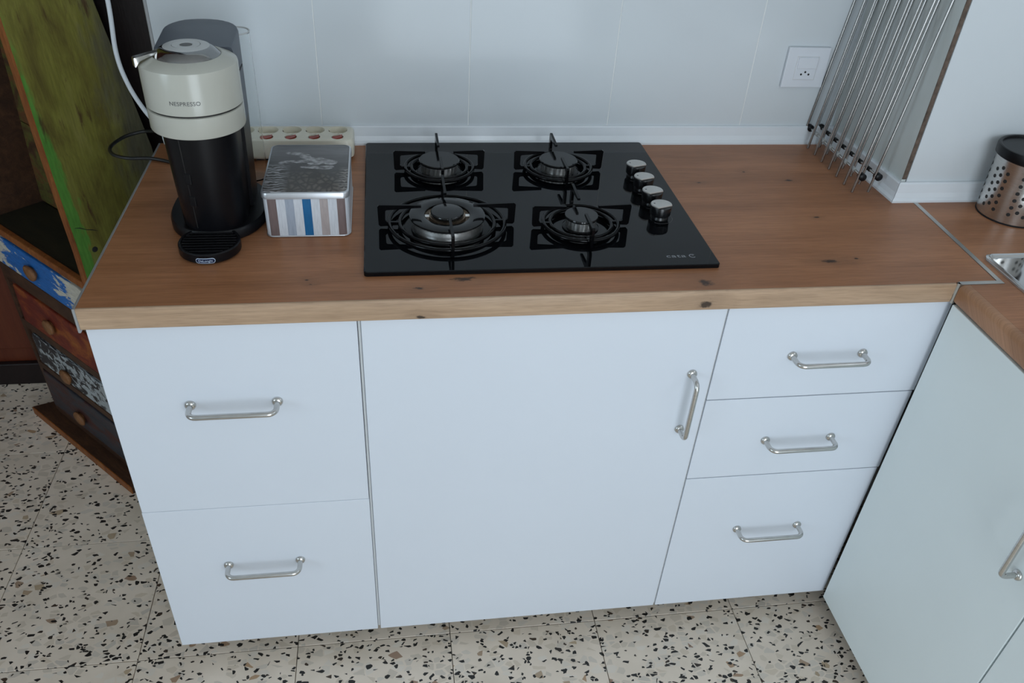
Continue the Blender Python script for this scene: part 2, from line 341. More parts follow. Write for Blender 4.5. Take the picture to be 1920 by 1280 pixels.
def m_twopaint(name, ca, cb, thresh, scale, stretch, extra=None):
    t = NT(name); g = t.coord('Generated', stretch); f = t.noise(g, scale, 7, 0.68, 0.5)
    sep = t.n('ShaderNodeSeparateXYZ'); t.link(t.n('ShaderNodeTexCoord').outputs['Generated'], sep.inputs[0])
    f2 = t.math('ADD', f, extra(t, sep)) if extra else f
    k = t.ramp(f2, [(thresh, 0.0), (thresh+0.03, 1.0)])
    fine = t.noise(t.coord('Object', (20, 40, 120)), 2.5, 4, 0.65)
    A = t.mix(0.6, ca, t.ramp(fine, [(0.3, (0.5, 0.5, 0.5, 1)), (0.65, (1.15, 1.15, 1.15, 1))]), 'MULTIPLY')
    B = t.mix(0.6, cb, t.ramp(fine, [(0.3, (0.55, 0.5, 0.45, 1)), (0.65, (1.1, 1.1, 1.1, 1))]), 'MULTIPLY')
    t.set(Base_Color=t.mix(k, A, B), Roughness=0.5); t.bump(f, 0.3, 0.001); return t.m
def _bluex(t, sep):   # white at the two ends and lower left, blue in the middle
    X, Y, Z = sep.outputs
    e = t.math('POWER', t.math('ABSOLUTE', t.math('SUBTRACT', t.math('MULTIPLY', X, 1.0), 0.46)), 2.0)
    return t.math('MULTIPLY', e, 1.7)
m_bluewhite = m_twopaint('worn_blue_over_white_paint', (0.012, 0.13, 0.42, 1), (0.55, 0.53, 0.46, 1), 0.66, 3.0, (2.2, 1, 1.2), _bluex)
m_blackwhite = m_twopaint('scraped_white_over_dark_paint', (0.022, 0.020, 0.024, 1), (0.36, 0.40, 0.42, 1), 0.50, 5.0, (2.5, 1, 1.0), lambda t, sep: t.math('MULTIPLY', t.math('SUBTRACT', sep.outputs[0], 0.4), 0.12))

# ------------------------------------------------------------------ setting: room shell
H = 0.90; D = 0.609
ZC = 2.6; YB = -2.60; XL = -1.9; XR = 2.06
fl = struct(obj('floor', box(BM(), XL, XR, YB, 1.10, -0.08, -0.006), m_grout))
T = 0.3277; tx0, ty0 = -0.4295, 0.0266
tb = box(BM(), -T/2+0.0008, T/2-0.0008, -T/2+0.0008, T/2-0.0008, -0.02, 0.0, 0.0006, 1)
first = obj('floor_tile', tb, m_terr, fl)
cnt = 0
for i in range(-4, 8):
    for j in range(-6, 4):
        cx, cy = tx0+(i+.5)*T, ty0+(j+.5)*T
        if cx < XL+T/2 or cx > XR-T/2+0.2 or cy < -2.2 or cy > 1.05-T/2+0.12: continue
        o = first if cnt == 0 else link(bpy.data.objects.new('floor_tile', first.data), fl)
        rr = random.Random(i*31+j)
        o.location = (cx, cy, rr.uniform(-0.0004, 0.0)); cnt += 1
struct(obj('ceiling', box(BM(), XL-.1, XR+.1, YB-.1, 1.2, ZC, ZC+0.1), m_ceil))
def pierced(x0, x1, y0, y1, wy0, wy1, wz0, wz1):
    b = BM(); box(b, x0, x1, y0, wy0, 0, ZC); box(b, x0, x1, wy1, y1, 0, ZC); box(b, x0, x1, wy0, wy1, 0, wz0); box(b, x0, x1, wy0, wy1, wz1, ZC); return b
def window(name, x0, x1, y0, y1, z0, z1):
    b = BM(); t = 0.045; box(b, x0, x1, y0, y0+t, z0, z1); box(b, x0, x1, y1-t, y1, z0, z1); box(b, x0, x1, y0+t, y1-t, z0, z0+t); box(b, x0, x1, y0+t, y1-t, z1-t, z1); box(b, x0, x1, (y0+y1)/2-0.03, (y0+y1)/2+0.03, z0+t, z1-t)
    return struct(obj(name, b, m_plate))
struct(obj('wall_right', pierced(XR, XR+0.12, YB, 0.8, -1.20, -0.30, 1.32, 2.12), m_plaster)); window('window_1', XR+0.04, XR+0.09, -1.20, -0.30, 1.32, 2.12)
struct(obj('wall_left', pierced(XL-0.12, XL, YB, 1.1, -2.25, -1.15, 0.85, 2.05), m_plaster)); window('window_2', XL-0.09, XL-0.04, -2.25, -1.15, 0.85, 2.05)
b = BM()   # wall behind the camera, with the opening of a balcony door
box(b, XL, 0.44, YB-0.15, YB, 0, ZC); box(b, 1.60, XR, YB-0.15, YB, 0, ZC); box(b, 0.44, 1.60, YB-0.15, YB, 2.12, ZC)
struct(obj('wall_front', b, m_plaster))
# tiled kitchen wall
wb = struct(obj('wall_back', box(BM(), 0.026, 1.50, D+0.0006, 0.76, 0.0, ZC), m_wgrout))
TW = 0.3024; wx = 0.3245
def wall_tile(x0, x1, y, z0, z1, parent):
    o = obj('wall_tile', box(BM(), x0+0.0009, x1-0.0009, y, y+0.009, z0+0.0009, z1-0.0009, 0.0006, 1), m_tile, parent); return o
for i in range(-1, 4):
    x0 = wx+i*TW; x1 = min(x0+TW, 1.456)
    wall_tile(x0, x1, D, 0.905, 1.505, wb); wall_tile(x0, x1, D, 1.505, 2.105, wb)
wp = struct(obj('wall_pier', box(BM(), 1.4665, 2.06, 0.325, 0.74, 0.0, ZC), m_wgrout))
for z0, z1 in ((0.905, 1.505), (1.505, 2.105)):
    b = prism(BM(), [(1.452, D-0.0005), (1.4585, 0.317), (1.4672, 0.317), (1.4610, D-0.0005)], 'z', z0+.001, z1-.001)
    o = obj('wall_tile', b, m_tileside, wp)
    obj('raw_tile_edge', box(BM(), 1.4586, 1.4671, 0.3155, 0.3172, z0+0.038, z1-0.001), m_biscuit, o)
    for k in range(2): wall_tile(1.4685+k*TW, min(1.4685+(k+1)*TW, 2.058), 0.316, z0, z1, wp)
# white upstand strip where wall meets worktop
def upstand(name, p0, p1, nrm, ms=0.0, me=0.0):
    p0, p1 = Vector((*p0, 0)), Vector((*p1, 0)); n = Vector((*nrm, 0)); d = (p1-p0).normalized()
    prof = [(0.0, 0.900), (0.0165, 0.900), (0.0165, 0.904), (0.0125, 0.909), (0.0095, 0.918), (0.008, 0.930), (0.0075, 0.936), (0.005, 0.9385), (0.0, 0.9385)]
    secs = []
    for p, m in ((p0, -ms), (p1, me)):
        secs.append([tuple(p+n*a+d*(m*a)+Vector((0, 0, z))) for a, z in prof])
    return struct(obj(name, loft(BM(), secs), m_skirt, None))
pa, pb_ = (1.452, D), (1.4585, 0.317)
u1 = upstand('trim_1', (0.026, D), (1.452, D), (0, -1), 0, -1.0)
dn = Vector((pb_[0]-pa[0], pb_[1]-pa[1])).normalized(); pn = (dn.y, -dn.x)
u2 = upstand('trim_2', pa, pb_, pn, -1.0, 1.0)
u3 = upstand('trim_3', (1.4585, 0.3155), (2.05, 0.3155), (0, -1), 1.0, 0)
for u in (u1, u2, u3): u['label'] = {'trim_1': 'white upstand strip along the foot of the tiled back wall', 'trim_2': 'white upstand strip at the foot of the pier', 'trim_3': 'white upstand strip below the right wall'}[u.name]
# brown woodwork left of the kitchen wall
dw = struct(obj('wall_back_left', box(BM(), XL, 0.03, 1.0, 1.08, 0.0, ZC), m_doorwood))
struct(obj('baseboard_back_left', box(BM(), XL, -0.30, 0.982, 1.0, 0.0, 0.075, 0.004), m_jamb))
for k, x0 in enumerate((-1.85, -1.35, -0.85, -0.42)):
    obj('wood_panel', box(BM(), x0, x0+0.42, 0.994, 1.001, 0.12, 2.1, 0.003), m_doorwood, dw)
jb = struct(obj('door_1', box(BM(), -0.20, 0.024, 0.765, 0.86, 0.0, 2.4, 0.004), m_jamb))
obj('door_stop', box(BM(), -0.13, -0.11, 0.752, 0.766, 0.0, 2.4, 0.003), m_jamb, jb)
struct(obj('trim_4', box(BM(), 0.0195, 0.0258, D-0.001, 0.765, 0.90, 2.4, 0.001, 1), m_aluw))

# ------------------------------------------------------------------ cabinets
DY = 0.012   # door face
def bowed_handle(parent, a, b, out=(0, -1, 0), st=0.033, r=0.0047):
    a, b, out = Vector(a), Vector(b), Vector(out); d = (b-a).normalized(); bm = BM(); rad = 0.013
    pts = [a-out*0.0, a+out*(st-rad)]
    for k in range(1, 7):
        t = PI/2*k/6; pts.append(a+out*(st-rad+rad*math.sin(t))+d*(rad-rad*math.cos(t)))
    for k in range(0, 7):
        t = PI/2*k/6; pts.append(b+out*(st-rad+rad*math.cos(t))-d*(rad-rad*math.sin(t)))
    pts.append(b)
    tube(bm, pts, r, 12)
    for p in (a, b):
        tube(bm, [p, p+out*0.0012, p+out*0.004, p+out*0.006], [0.0092, 0.0092, 0.0085, 0.005], 16)
    h = obj('handle', bm, m_steel, parent, 50); h['label'] = 'bent steel bow handle'; return h
def front(parent, name, x0, x1, z0, z1, mat=m_door):
    bm = box(BM(), x0, x1, DY, DY+0.018, z0, z1, 0.0012, 2); return obj(name, bm, mat, parent)
def carcass(parent, x0, x1):
    bm = BM(); y0, y1, z0, z1 = DY+0.0185, 0.585, 0.075, 0.8615
    box(bm, x0, x0+0.016, y0, y1, z0, z1); box(bm, x1-0.016, x1, y0, y1, z0, z1); box(bm, x0+.016, x1-.016, y0, y1, z0, z0+0.016)
    box(bm, x0+.016, x1-.016, y1-0.008, y1, z0+.016, z1); box(bm, x0+.016, x1-.016, y0, y0+0.05, z1-0.016, z1)
    obj('carcass', bm, m_carcass, parent)
    for lx in (x0+0.05, x1-0.05):
        for ly in (0.10, 0.53):
            obj('leg', lathe(BM(), [(0, 0.001), (0.022, 0.001), (0.022, 0.008), (0.014, 0.012), (0.014, 0.065), (0.026, 0.068), (0.026, 0.0748), (0, 0.0748)], (lx, ly), 16), m_darkgap, parent, 40)
ZB, ZT = 0.0605, 0.8605
c1 = thing('drawer_cabinet', 'white base cabinet with two deep drawers below the coffee machine', 'cabinet')
carcass(c1, 0.004, 0.4012)
d = front(c1, 'drawer_front', 0.0015, 0.3985, 0.4579, ZT); bowed_handle(d, (0.125, DY, 0.7018), (0.262, DY, 0.7018))
d = front(c1, 'drawer_front', 0.0005, 0.3990, ZB, 0.4571); bowed_handle(d, (0.128, DY, 0.3026), (0.2608, DY, 0.3026))
c2 = thing('door_cabinet', 'white base cabinet with one wide door below the gas hob', 'cabinet')
carcass(c2, 0.4016, 1.0070)
d = front(c2, 'door', 0.4045, 1.0055, ZB, ZT); bowed_handle(d, (0.969, DY, 0.592), (0.969, DY, 0.721))
c3 = thing('drawer_cabinet', 'white base cabinet with three drawers beside the sink run', 'cabinet')
carcass(c3, 1.0074, 1.405)
for z0, z1, hz, xr in ((0.6575, ZT, 0.752, 1.4165), (0.4574, 0.6555, 0.5505, 1.4140), (ZB, 0.4554, 0.300, 1.4115)):
    d = front(c3, 'drawer_front', 1.0090, xr, z0, z1); bowed_handle(d, (1.147, DY, hz), (1.280, DY, hz))
obj('edge_strip', box(BM(), 0.3995, 0.4040, DY+0.005, DY+0.018, ZB+0.004, ZT, 0.0008, 1), m_strip2, c2)
obj('edge_strip', box(BM(), 1.0060, 1.0085, DY+0.004, DY+0.018, ZB+0.004, ZT), m_strip2, c3)
c4 = thing('sink_cabinet', 'white cabinet run under the sink at the right edge', 'cabinet')
XD = 1.4035
bm = BM(); box(bm, XD+0.0185, XD+0.0345, -0.002, 0.010, 0.66, 0.8615); box(bm, XD+0.0185, 2.03, -1.33, -0.012, 0.075, 0.095); box(bm, XD+0.0185, 2.03, -0.028, -0.012, 0.095, 0.8615)
box(bm, XD+0.0185, 2.03, -1.33, -1.315, 0.095, 0.8615); box(bm, 2.014, 2.03, -1.315, -0.028, 0.095, 0.8615)
obj('carcass', bm, m_carcass, c4)
obj('gap_shade_panel', box(BM(), 1.4250, 1.4400, -0.010, 0.016, 0.30, 0.8615), m_darkgap, c4)  # black board added to stand for the shade inside the corner gap
for y1, y0, hy in ((-0.0030, -0.4035, -0.360), (-0.4065, -0.8035, -0.45), (-0.8065, -1.2035, -1.16)):
    d = obj('door', box(BM(), XD, XD+0.018, y0, y1, ZB, ZT, 0.0012, 2), m_door2, c4)
    if hy: bowed_handle(d, (XD, hy, 0.592), (XD, hy, 0.722), (-1, 0, 0))
for lx in (XD+0.08, 1.97):
    for ly in (-0.10, -1.2):
        obj('leg', lathe(BM(), [(0, 0.001), (0.022, 0.001), (0.022, 0.008), (0.014, 0.012), (0.014, 0.065), (0.026, 0.068), (0.026, 0.0748), (0, 0.0748)], (lx, ly), 16), m_darkgap, c4, 40)

# ------------------------------------------------------------------ worktops
HT = 0.0374
def worktop_prism(poly, frontsel, offs=0.004):
    bm = prism(BM(), poly, 'z', H-HT, H)
    es = [e for e in bm.edges if frontsel(e)]
    if es: bmesh.ops.bevel(bm, geom=es, offset=offs, segments=3, profile=0.5, affect='EDGES')
    return bm
wt = thing('worktop', 'knotty oak-look worktop carrying the gas hob and coffee machine', 'worktop', (0, 0, H-HT))
def shiftz(bm): bmesh.ops.translate(bm, vec=(0, 0, -(H-HT)), verts=bm.verts); return bm
bm = worktop_prism([(0.0, 0.0042), (1.3985, 0.0042), (1.4045, 0.0065), (1.4745, 0.0065), (1.4885, 0.300), (1.4885, 0.3150), (1.452, 0.3150), (1.450, 0.607), (0.0, 0.607)], lambda e: False)
obj('board', shiftz(bm), m_wood, wt, 30)
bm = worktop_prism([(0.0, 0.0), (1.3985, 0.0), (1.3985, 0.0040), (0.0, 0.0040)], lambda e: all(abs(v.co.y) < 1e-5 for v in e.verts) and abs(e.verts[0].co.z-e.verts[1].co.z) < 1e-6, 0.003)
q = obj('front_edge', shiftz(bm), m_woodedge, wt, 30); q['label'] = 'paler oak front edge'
bm = BM(); box(bm, -0.0042, -0.0002, -0.001, 0.607, H-HT-0.004, H+0.0006, 0.0008, 1)
e = obj('end_trim', shiftz(bm), m_aluw, wt); e['label'] = 'silver metal end trim'
bm = BM()
prism(bm, [(1.4752, 0.0062), (1.4842, 0.0062), (1.4982, 0.315), (1.4892, 0.315)], 'z', H-0.02, H+0.0007)
prism(bm, [(1.399, 0.0005), (1.4035, -0.0035), (1.4842, -0.0035), (1.4842, 0.0060), (1.4050, 0.0060)], 'z', H-0.02, H+0.0007)
prism(bm, [(1.3988, -0.0008), (1.4010, -0.0035), (1.4042, -0.0035), (1.4042, 0.0052), (1.4020, 0.0045)], 'z', H-HT, H+0.0007)
e = obj('joint_strip', shiftz(bm), m_alu, wt); e['label'] = 'grey aluminium joint strip'
ws = thing('worktop', 'knotty oak-look worktop of the sink run holding the perforated steel pot', 'worktop', (0, 0, H-HT))
bm = BM()
prism(bm, [(1.4990, 0.3150), (1.4850, 0.0), (1.4850, -0.0040), (1.53, -0.0040), (1.53, 0.3150)], 'z', H-HT, H)
prism(bm, [(1.4195, -0.0040), (1.4195, -1.35), (1.53, -1.35), (1.53, -0.0040)], 'z', H-HT, H)
t = prism(BM(), [(1.4015, -0.0040), (1.4015, -1.35), (1.4193, -1.35), (1.4193, -0.0040)], 'z', H-HT, H)
es = [e for e in t.edges if all(abs(v.co.x-1.4015) < 1e-5 for v in e.verts) and abs(e.verts[0].co.z-e.verts[1].co.z) < 1e-6]
bmesh.ops.bevel(t, geom=es, offset=0.010, segments=4, profile=0.5, affect='EDGES'); sinkedge = t
prism(bm, [(1.53, -0.36), (2.04, -0.36), (2.04, 0.3150), (1.53, 0.3150)], 'z', H-HT, H)
prism(bm, [(1.94, -0.73), (2.04, -0.73), (2.04, -0.36), (1.94, -0.36)], 'z', H-HT, H)
prism(bm, [(1.53, -1.35), (2.04, -1.35), (2.04, -0.73), (1.53, -0.73)], 'z', H-HT, H)
obj('board', shiftz(bm), m_wood, ws, 30)
obj('front_edge', shiftz(sinkedge), m_wood2, ws, 30)

# ------------------------------------------------------------------ sink with drainer
sk = thing('sink', 'stainless steel inset sink with a ribbed drainer at the right edge', 'sink', (1.498, -0.75, H))
sx0, sx1, sy0, sy1 = 0.0, 0.46, 0.0, 0.838
bm = BM()
outer = rrect(sx0, sx1, sy0, sy1, 0.016, 5)
def ins(d, r): return rrect(sx0+d, sx1-d, sy0+d, sy1-d, r, 5)
secs = [[(x, y, 0.0005) for x, y in ins(0, .016)], [(x, y, 0.005) for x, y in ins(0.001, .016)], [(x, y, 0.007) for x, y in ins(0.004, .014)], [(x, y, 0.006) for x, y in ins(0.008, .012)], [(x, y, 0.0025) for x, y in ins(0.011, .010)]]
loft(bm, secs, False)
# deck with an opening for the bowl (ring of quads)
bowl_o = rrect(0.045, 0.43, 0.04, 0.365, 0.05, 5)
V = [bm.verts.new((x, y, 0.0025)) for x, y in ins(0.011, .010)]
Wv = [bm.verts.new((x, y, 0.0025)) for x, y in bowl_o]
for i in range(len(V)): bm.faces.new((V[i], V[(i+1) % len(V)], Wv[(i+1) % len(V)], Wv[i]))
bo = []
for dz, dd in ((0.0025, 0), (-0.004, 0.004), (-0.10, 0.010), (-0.145, 0.03), (-0.15, 0.06)):
    bo.append([(x, y, dz) for x, y in rrect(0.045+dd, 0.43-dd, 0.04+dd, 0.365-dd, max(0.02, 0.05-dd*0.4), 5)])
bm2 = BM(); loft(bm2, bo, False); bm2.faces.new([v for v in bm2.verts][-len(bo[0]):])
obj('deck', bm, m_chrome, sk, 35); obj('bowl', bm2, m_steel, sk, 35)
bm = BM()
secs = []
for dd, z in ((0, 0.0027), (0.003, 0.0062), (0.007, 0.0066), (0.010, 0.0058), (0.014, 0.0030)):
    secs.append([(x, y, z) for x, y in rrect(0.052+dd, 0.42-dd, 0.40+dd, 0.790-dd, 0.03, 6)])
loft(bm, secs, False)
obj('drainer_ridge', bm, m_chrome, sk, 40)
for k in range(8):
    x = 0.098+k*0.040
    o = obj('rib', tube(BM(), [(x, 0.44, 0.0025), (x, 0.46, 0.0050), (x, 0.73, 0.0050), (x, 0.752, 0.0025)], 0.005, 8), m_chrome, sk, 50)
for k in range(5):
    for q in range(2): obj('drain_hole', lathe(BM(), [(0.0055, 0.0028), (0.0055, 0.0034), (0, 0.0034)], (0.098-0.020+k*0.04+0.0, 0.775-0.018-q*0.022), 14), m_dark, sk, 40)
obj('waste_plug', lathe(BM(), [(0, -0.147), (0.02, -0.147), (0.035, -0.1465), (0.038, -0.1485)], (0.24, 0.20), 24), m_chrome, sk, 40)

# ------------------------------------------------------------------ perforated steel pot with black lid
pt = thing('utensil_pot', 'perforated stainless steel pot with a black flat lid', 'pot', (1.6625, 0.246, H))
PR, PH = 0.0600, 0.121
def prad(z): return PR+0.0035*z/PH
bm = lathe(BM(), [(0, 0.0015), (PR-.003, 0.0015), (PR, 0.003), (prad(0.02), 0.02), (prad(PH), PH), (prad(PH)-.0015, PH), (PR-.0015, 0.004), (0, 0.004)], seg=64)
obj('body', bm, m_steel, pt, 40)
obj('rim_base', lathe(BM(), [(PR-.004, 0.0003), (PR+.001, 0.0003), (PR+.0012, 0.0022), (PR-.004, 0.0022)], seg=64), m_darkgap, pt, 40)
lid = obj('lid', lathe(BM(), [(0, PH-0.003), (0.0645, PH-0.004), (0.0675, PH-0.002), (0.0682, PH+0.012), (0.0672, PH+0.0155), (0.0642, PH+0.0165), (0.0615, PH+0.0155), (0.0605, PH+0.0125), (0, PH+0.0125)], seg=64), m_black, pt, 40)
lid['label'] = 'flat black lid'
bm = BM()
for grp in range(7):
    for c in range(3):
        for r in range(6):
            a = math.radians(-180+grp*51.4+8+(c-1)*12.2); z = 0.022+r*0.0145+(0.007 if c == 1 else 0); rr = prad(z)
            if z > 0.108: continue
            n = Vector((math.cos(a), math.sin(a), 0)); tt = Vector((-math.sin(a), math.cos(a), 0)); p = n*(rr+0.0003)+Vector((0, 0, z))
            vs = [bm.verts.new(p+tt*0.0036*math.cos(2*PI*k/12)+Vector((0, 0, 1))*0.0036*math.sin(2*PI*k/12)) for k in range(12)]
            bm.faces.new(vs); us = [bm.verts.new(v.co-n*0.0012) for v in vs]
            for k in range(12): bm.faces.new((vs[k], us[k], us[(k+1) % 12], vs[(k+1) % 12]))
o = obj('perforations', bm, m_dark, pt); o['kind'] = 'stuff'

# ------------------------------------------------------------------ gas hob
hx0, hx1, hy0, hy1 = 0.4115, 1.0030, 0.0698, 0.5885
hob = thing('gas_hob', 'black glass gas hob with four burners set in the worktop', 'hob', (hx0, hy0, H))
def L(x, y, z=0): return (x-hx0, y-hy0, z-H)
bm = BM(); outl = rrect(0, hx1-hx0, 0, hy1-hy0, 0.006, 4)
secs = [[(x, y, z) for x, y in rrect(dd, hx1-hx0-dd, dd, hy1-hy0-dd, 0.006, 4)] for dd, z in ((0.0, 0.0004), (0, 0.0068), (0.0012, 0.0080))]
obj('glass_plate', loft(bm, secs), m_glass, hob, 30)
G = 0.0080
def burner(cx, cy, capr, bodyr, grR, ringr, tip, rot, big=False, label=''):
    c = L(cx, cy)[:2]
    bu = obj('burner', lathe(BM(), [(bodyr*1.22, G+0.0002), (bodyr*1.22, G+0.0022), (bodyr*1.08, G+0.0042), (bodyr*1.02, G+0.0040), (bodyr*0.5, G+0.0040)], c, 48), m_enamel, hob, 40)
    bu['label'] = label
    if not big:
        # fluted aluminium crown
        bm = BM(); n = 96; zs = (G+0.004, G+0.0175, G+0.0195); rings = []
        for z in zs:
            rings.append([bm.verts.new((c[0]+(bodyr*(0.97 if (k % 4 < 2 and z > G+0.006 and z < G+0.019) else 1.0))*math.cos(2*PI*k/n), c[1]+(bodyr*(0.97 if (k % 4 < 2 and z > G+.006 and z < G+0.019) else 1.0))*math.sin(2*PI*k/n), z)) for k in range(n)])
        for A, B in zip(rings, rings[1:]):
            for k in range(n): bm.faces.new((A[k], A[(k+1) % n], B[(k+1) % n], B[k]))
        bm.faces.new(rings[-1]); obj('crown', bm, m_burner, bu)
        obj('cap', lathe(BM(), [(0, G+0.0196), (capr*0.97, G+0.0196), (capr, G+0.0208), (capr, G+0.0232), (capr*0.97, G+0.0246), (0, G+0.0250)], c, 56), m_cap, bu, 35)
    else:
        ri = capr*0.60
        bm = lathe(BM(), [(bodyr*1.03, G+0.003), (bodyr*1.02, G+0.012), (bodyr*1.00, G+0.0165), (bodyr, G+0.0190), (ri, G+0.0190), (ri, G+0.006), (0, G+0.006)], c, 72)
        obj('crown', bm, m_burner, bu, 40)
        bm = BM()
        for k in range(60):
            a = 2*PI*k/60
            t = box(BM(), bodyr-0.004, bodyr+0.0006, -0.0016, 0.0016, G+0.0165, G+0.0193); merge(bm, t, Matrix.Translation((c[0], c[1], 0)) @ Matrix.Rotation(a, 4, 'Z'))
        obj('flame_ports', bm, m_burner, bu)
        obj('outer_cap', lathe(BM(), [(ri, G+0.0194), (capr*0.98, G+0.0194), (capr, G+0.0206), (capr, G+0.0228), (capr*0.97, G+0.0242), (ri*1.06, G+0.0246), (ri, G+0.0232), (ri, G+0.0194)], c, 72), m_cap, bu, 35)
        obj('inner_crown', lathe(BM(), [(ri*0.96, G+0.007), (ri*0.96, G+0.012), (ri*0.82, G+0.0135), (ri*0.80, G+0.022), (0, G+0.022)], c, 48), m_brass, bu, 40)
        for s in (-1, 1):
            t = box(BM(), -0.005, 0.005, -0.004, 0.004, G+0.012, G+0.0215, 0.001, 1); bmesh.ops.translate(t, vec=(c[0]+s*ri*0.88, c[1], 0), verts=t.verts); obj('bridge', t, m_burner, bu)
        obj('inner_cap', lathe(BM(), [(0, G+0.0225), (ri*0.70, G+0.0225), (ri*0.735, G+0.0240), (ri*0.735, G+0.0275), (ri*0.70, G+0.0295), (ri*0.4, G+0.0312), (0, G+0.0318)], c, 48), m_cap, bu, 45)
    # spark plug
    obj('igniter', lathe(BM(), [(0.0022, G+0.002), (0.0022, G+0.016), (0.001, G+0.019), (0, G+0.019)], (c[0]-bodyr*0.98*math.cos(0.9), c[1]+bodyr*1.15*math.sin(0.9)), 10), m_lgrey, bu, 40)
    # pan support
    ps = obj('pan_support', BM(), m_enamel, hob)
    ps.location = (c[0], c[1], 0); ps.rotation_euler = (0, 0, rot)
    for rr, z in ((ringr, G+0.0085), (ringr*0.82, G+0.0078)):
        obj('ring', tube(BM(), [(rr*math.cos(2*PI*k/72), rr*math.sin(2*PI*k/72), z) for k in range(72)], 0.0036, 10, closed=True), m_enamel, ps, 60)
    fz0, fz1 = G+0.0035, 0.0515
    R_ = grR
    poly = [(R_-.003, fz1), (tip, fz1-0.0020), (tip, fz1-0.0062), (R_-0.0150, fz1-0.0095), (R_-0.0130, fz1-0.0115), (R_-0.0125, fz0+0.0105), (R_-0.0150, fz0+0.0078), (ringr*0.80, fz0+0.0070), (ringr*0.80, fz0+0.0020), (R_-0.004, fz0), (R_-.001, fz0+.003), (R_, fz1-0.003)]
    t = prism(BM(), poly, 'y', -0.0024, 0.0024)
    f0 = obj('finger', t, m_enamel, ps)
    for k in range(1, 4):
        f = link(bpy.data.objects.new('finger', f0.data), ps); f.rotation_euler = (0, 0, k*PI/2)
    return ps
burner(0.5550, 0.4470, 0.0395, 0.0355, 0.0885, 0.0660, 0.0275, math.radians(0.5), False, 'medium burner at the rear left')
burner(0.7920, 0.4455, 0.0380, 0.0345, 0.0900, 0.0665, 0.0300, math.radians(0.5), False, 'medium burner at the rear right')
burner(0.5540, 0.2190, 0.0655, 0.0610, 0.1190, 0.1000, 0.0450, math.radians(0.5), True, 'large double-ring burner at the front left')
burner(0.7895, 0.2080, 0.0300, 0.0265, 0.0885, 0.0665, 0.0290, math.radians(0.5), False, 'small burner at the front right')
for k, ky in enumerate((0.4150, 0.3560, 0.2960, 0.2380)):
    c = L(0.9440, ky)[:2]
    kn = obj('knob', lathe(BM(), [(0, G+0.0003), (0.0165, G+0.0003), (0.0165, G+0.003), (0.0150, G+0.005), (0.0150, G+0.007), (0.0188, G+0.009), (0.0195, G+0.0245), (0.0190, G+0.0255), (0, G+0.0255)], c, 40), m_knobb, hob, 40)
    pts = []
    for q in range(48):
        a = 2*PI*q/48; x, y = 0.0195*math.cos(a), 0.0195*math.sin(a); u = (math.cos(math.radians(-70)), math.sin(math.radians(-70)))
        h = x*u[0]+y*u[1]
        if h > 0.0125: x -= (h-0.0125)*u[0]; y -= (h-0.0125)*u[1]
        pts.append((x, y))
    secs = [[(c[0]+x*s, c[1]+y*s, G+z+(-0.05*y)) for x, y in pts] for s, z in ((1.0, 0.0256), (1.0, 0.0272), (0.95, 0.0286))]
    cp = obj('knob_cap', loft(BM(), secs), m_knobtop, kn, 30); cp['label'] = 'satin silver knob cap'
    obj('index_mark', box(BM(), c[0]-0.0145, c[0]-0.0115, c[1]+0.0005, c[1]+0.0025, G+0.0280, G+0.0288), m_knobb, kn)
    obj('dial_print', lathe(BM(), [(0.0235, G+0.00015), (0.0240, G+0.00025), (0.0244, G+0.00015)], c, 40, -2.2, 0.6), m_print, hob)
def flat_text(s, size, loc, name, mat, parent, **kw):
    bm = text_bm(s, size, **kw); o = obj(name, bm, mat, parent); o.location = loc; return o
q = flat_text('cata', 0.0165, L(0.9330, 0.0990, 0.90815), 'logo_lettering', m_printw, hob, extrude=0.00012, spacing=1.08); q.scale = (1.22, 0.85, 1); q['label'] = 'pale printed brand lettering'
bm = BM()
for rr0, rr1, a0, a1 in ((0.0042, 0.0060, 0.7, 5.6), (0.0016, 0.0028, 0.3, 2.0)):
    n = 24
    A = [bm.verts.new((rr0*math.cos(a0+(a1-a0)*k/n), rr0*math.sin(a0+(a1-a0)*k/n), 0)) for k in range(n+1)]; B = [bm.verts.new((rr1*math.cos(a0+(a1-a0)*k/n), rr1*math.sin(a0+(a1-a0)*k/n), 0)) for k in range(n+1)]
    for k in range(n): bm.faces.new((A[k], A[k+1], B[k+1], B[k]))
q = obj('logo_mark', bm, m_printw, hob); q.location = L(0.9620, 0.0985, 0.9082)

# ------------------------------------------------------------------ capsule coffee machine
cm = thing('coffee_machine', 'cream and black capsule coffee machine on the worktop', 'coffee machine', (0.165, 0.238, H))
HR = 0.0712; HZ0, HZG, HZ1 = 0.186, 0.2205, 0.286
# base foot
bm = BM(); pl = []
for k in range(64):
    a = 2*PI*k/64; x = 0.080*math.copysign(abs(math.cos(a))**0.85, math.cos(a)); y = 0.105*math.copysign(abs(math.sin(a))**0.85, math.sin(a)); pl.append((x, y+0.055))
secs = [[(x*s, (y-0.055)*s+0.055, z) for x, y in pl] for s, z in ((0.97, 0.0004), (1.0, 0.003), (1.0, 0.016), (0.97, 0.020))]
obj('foot', loft(bm, secs), m_black, cm, 40)
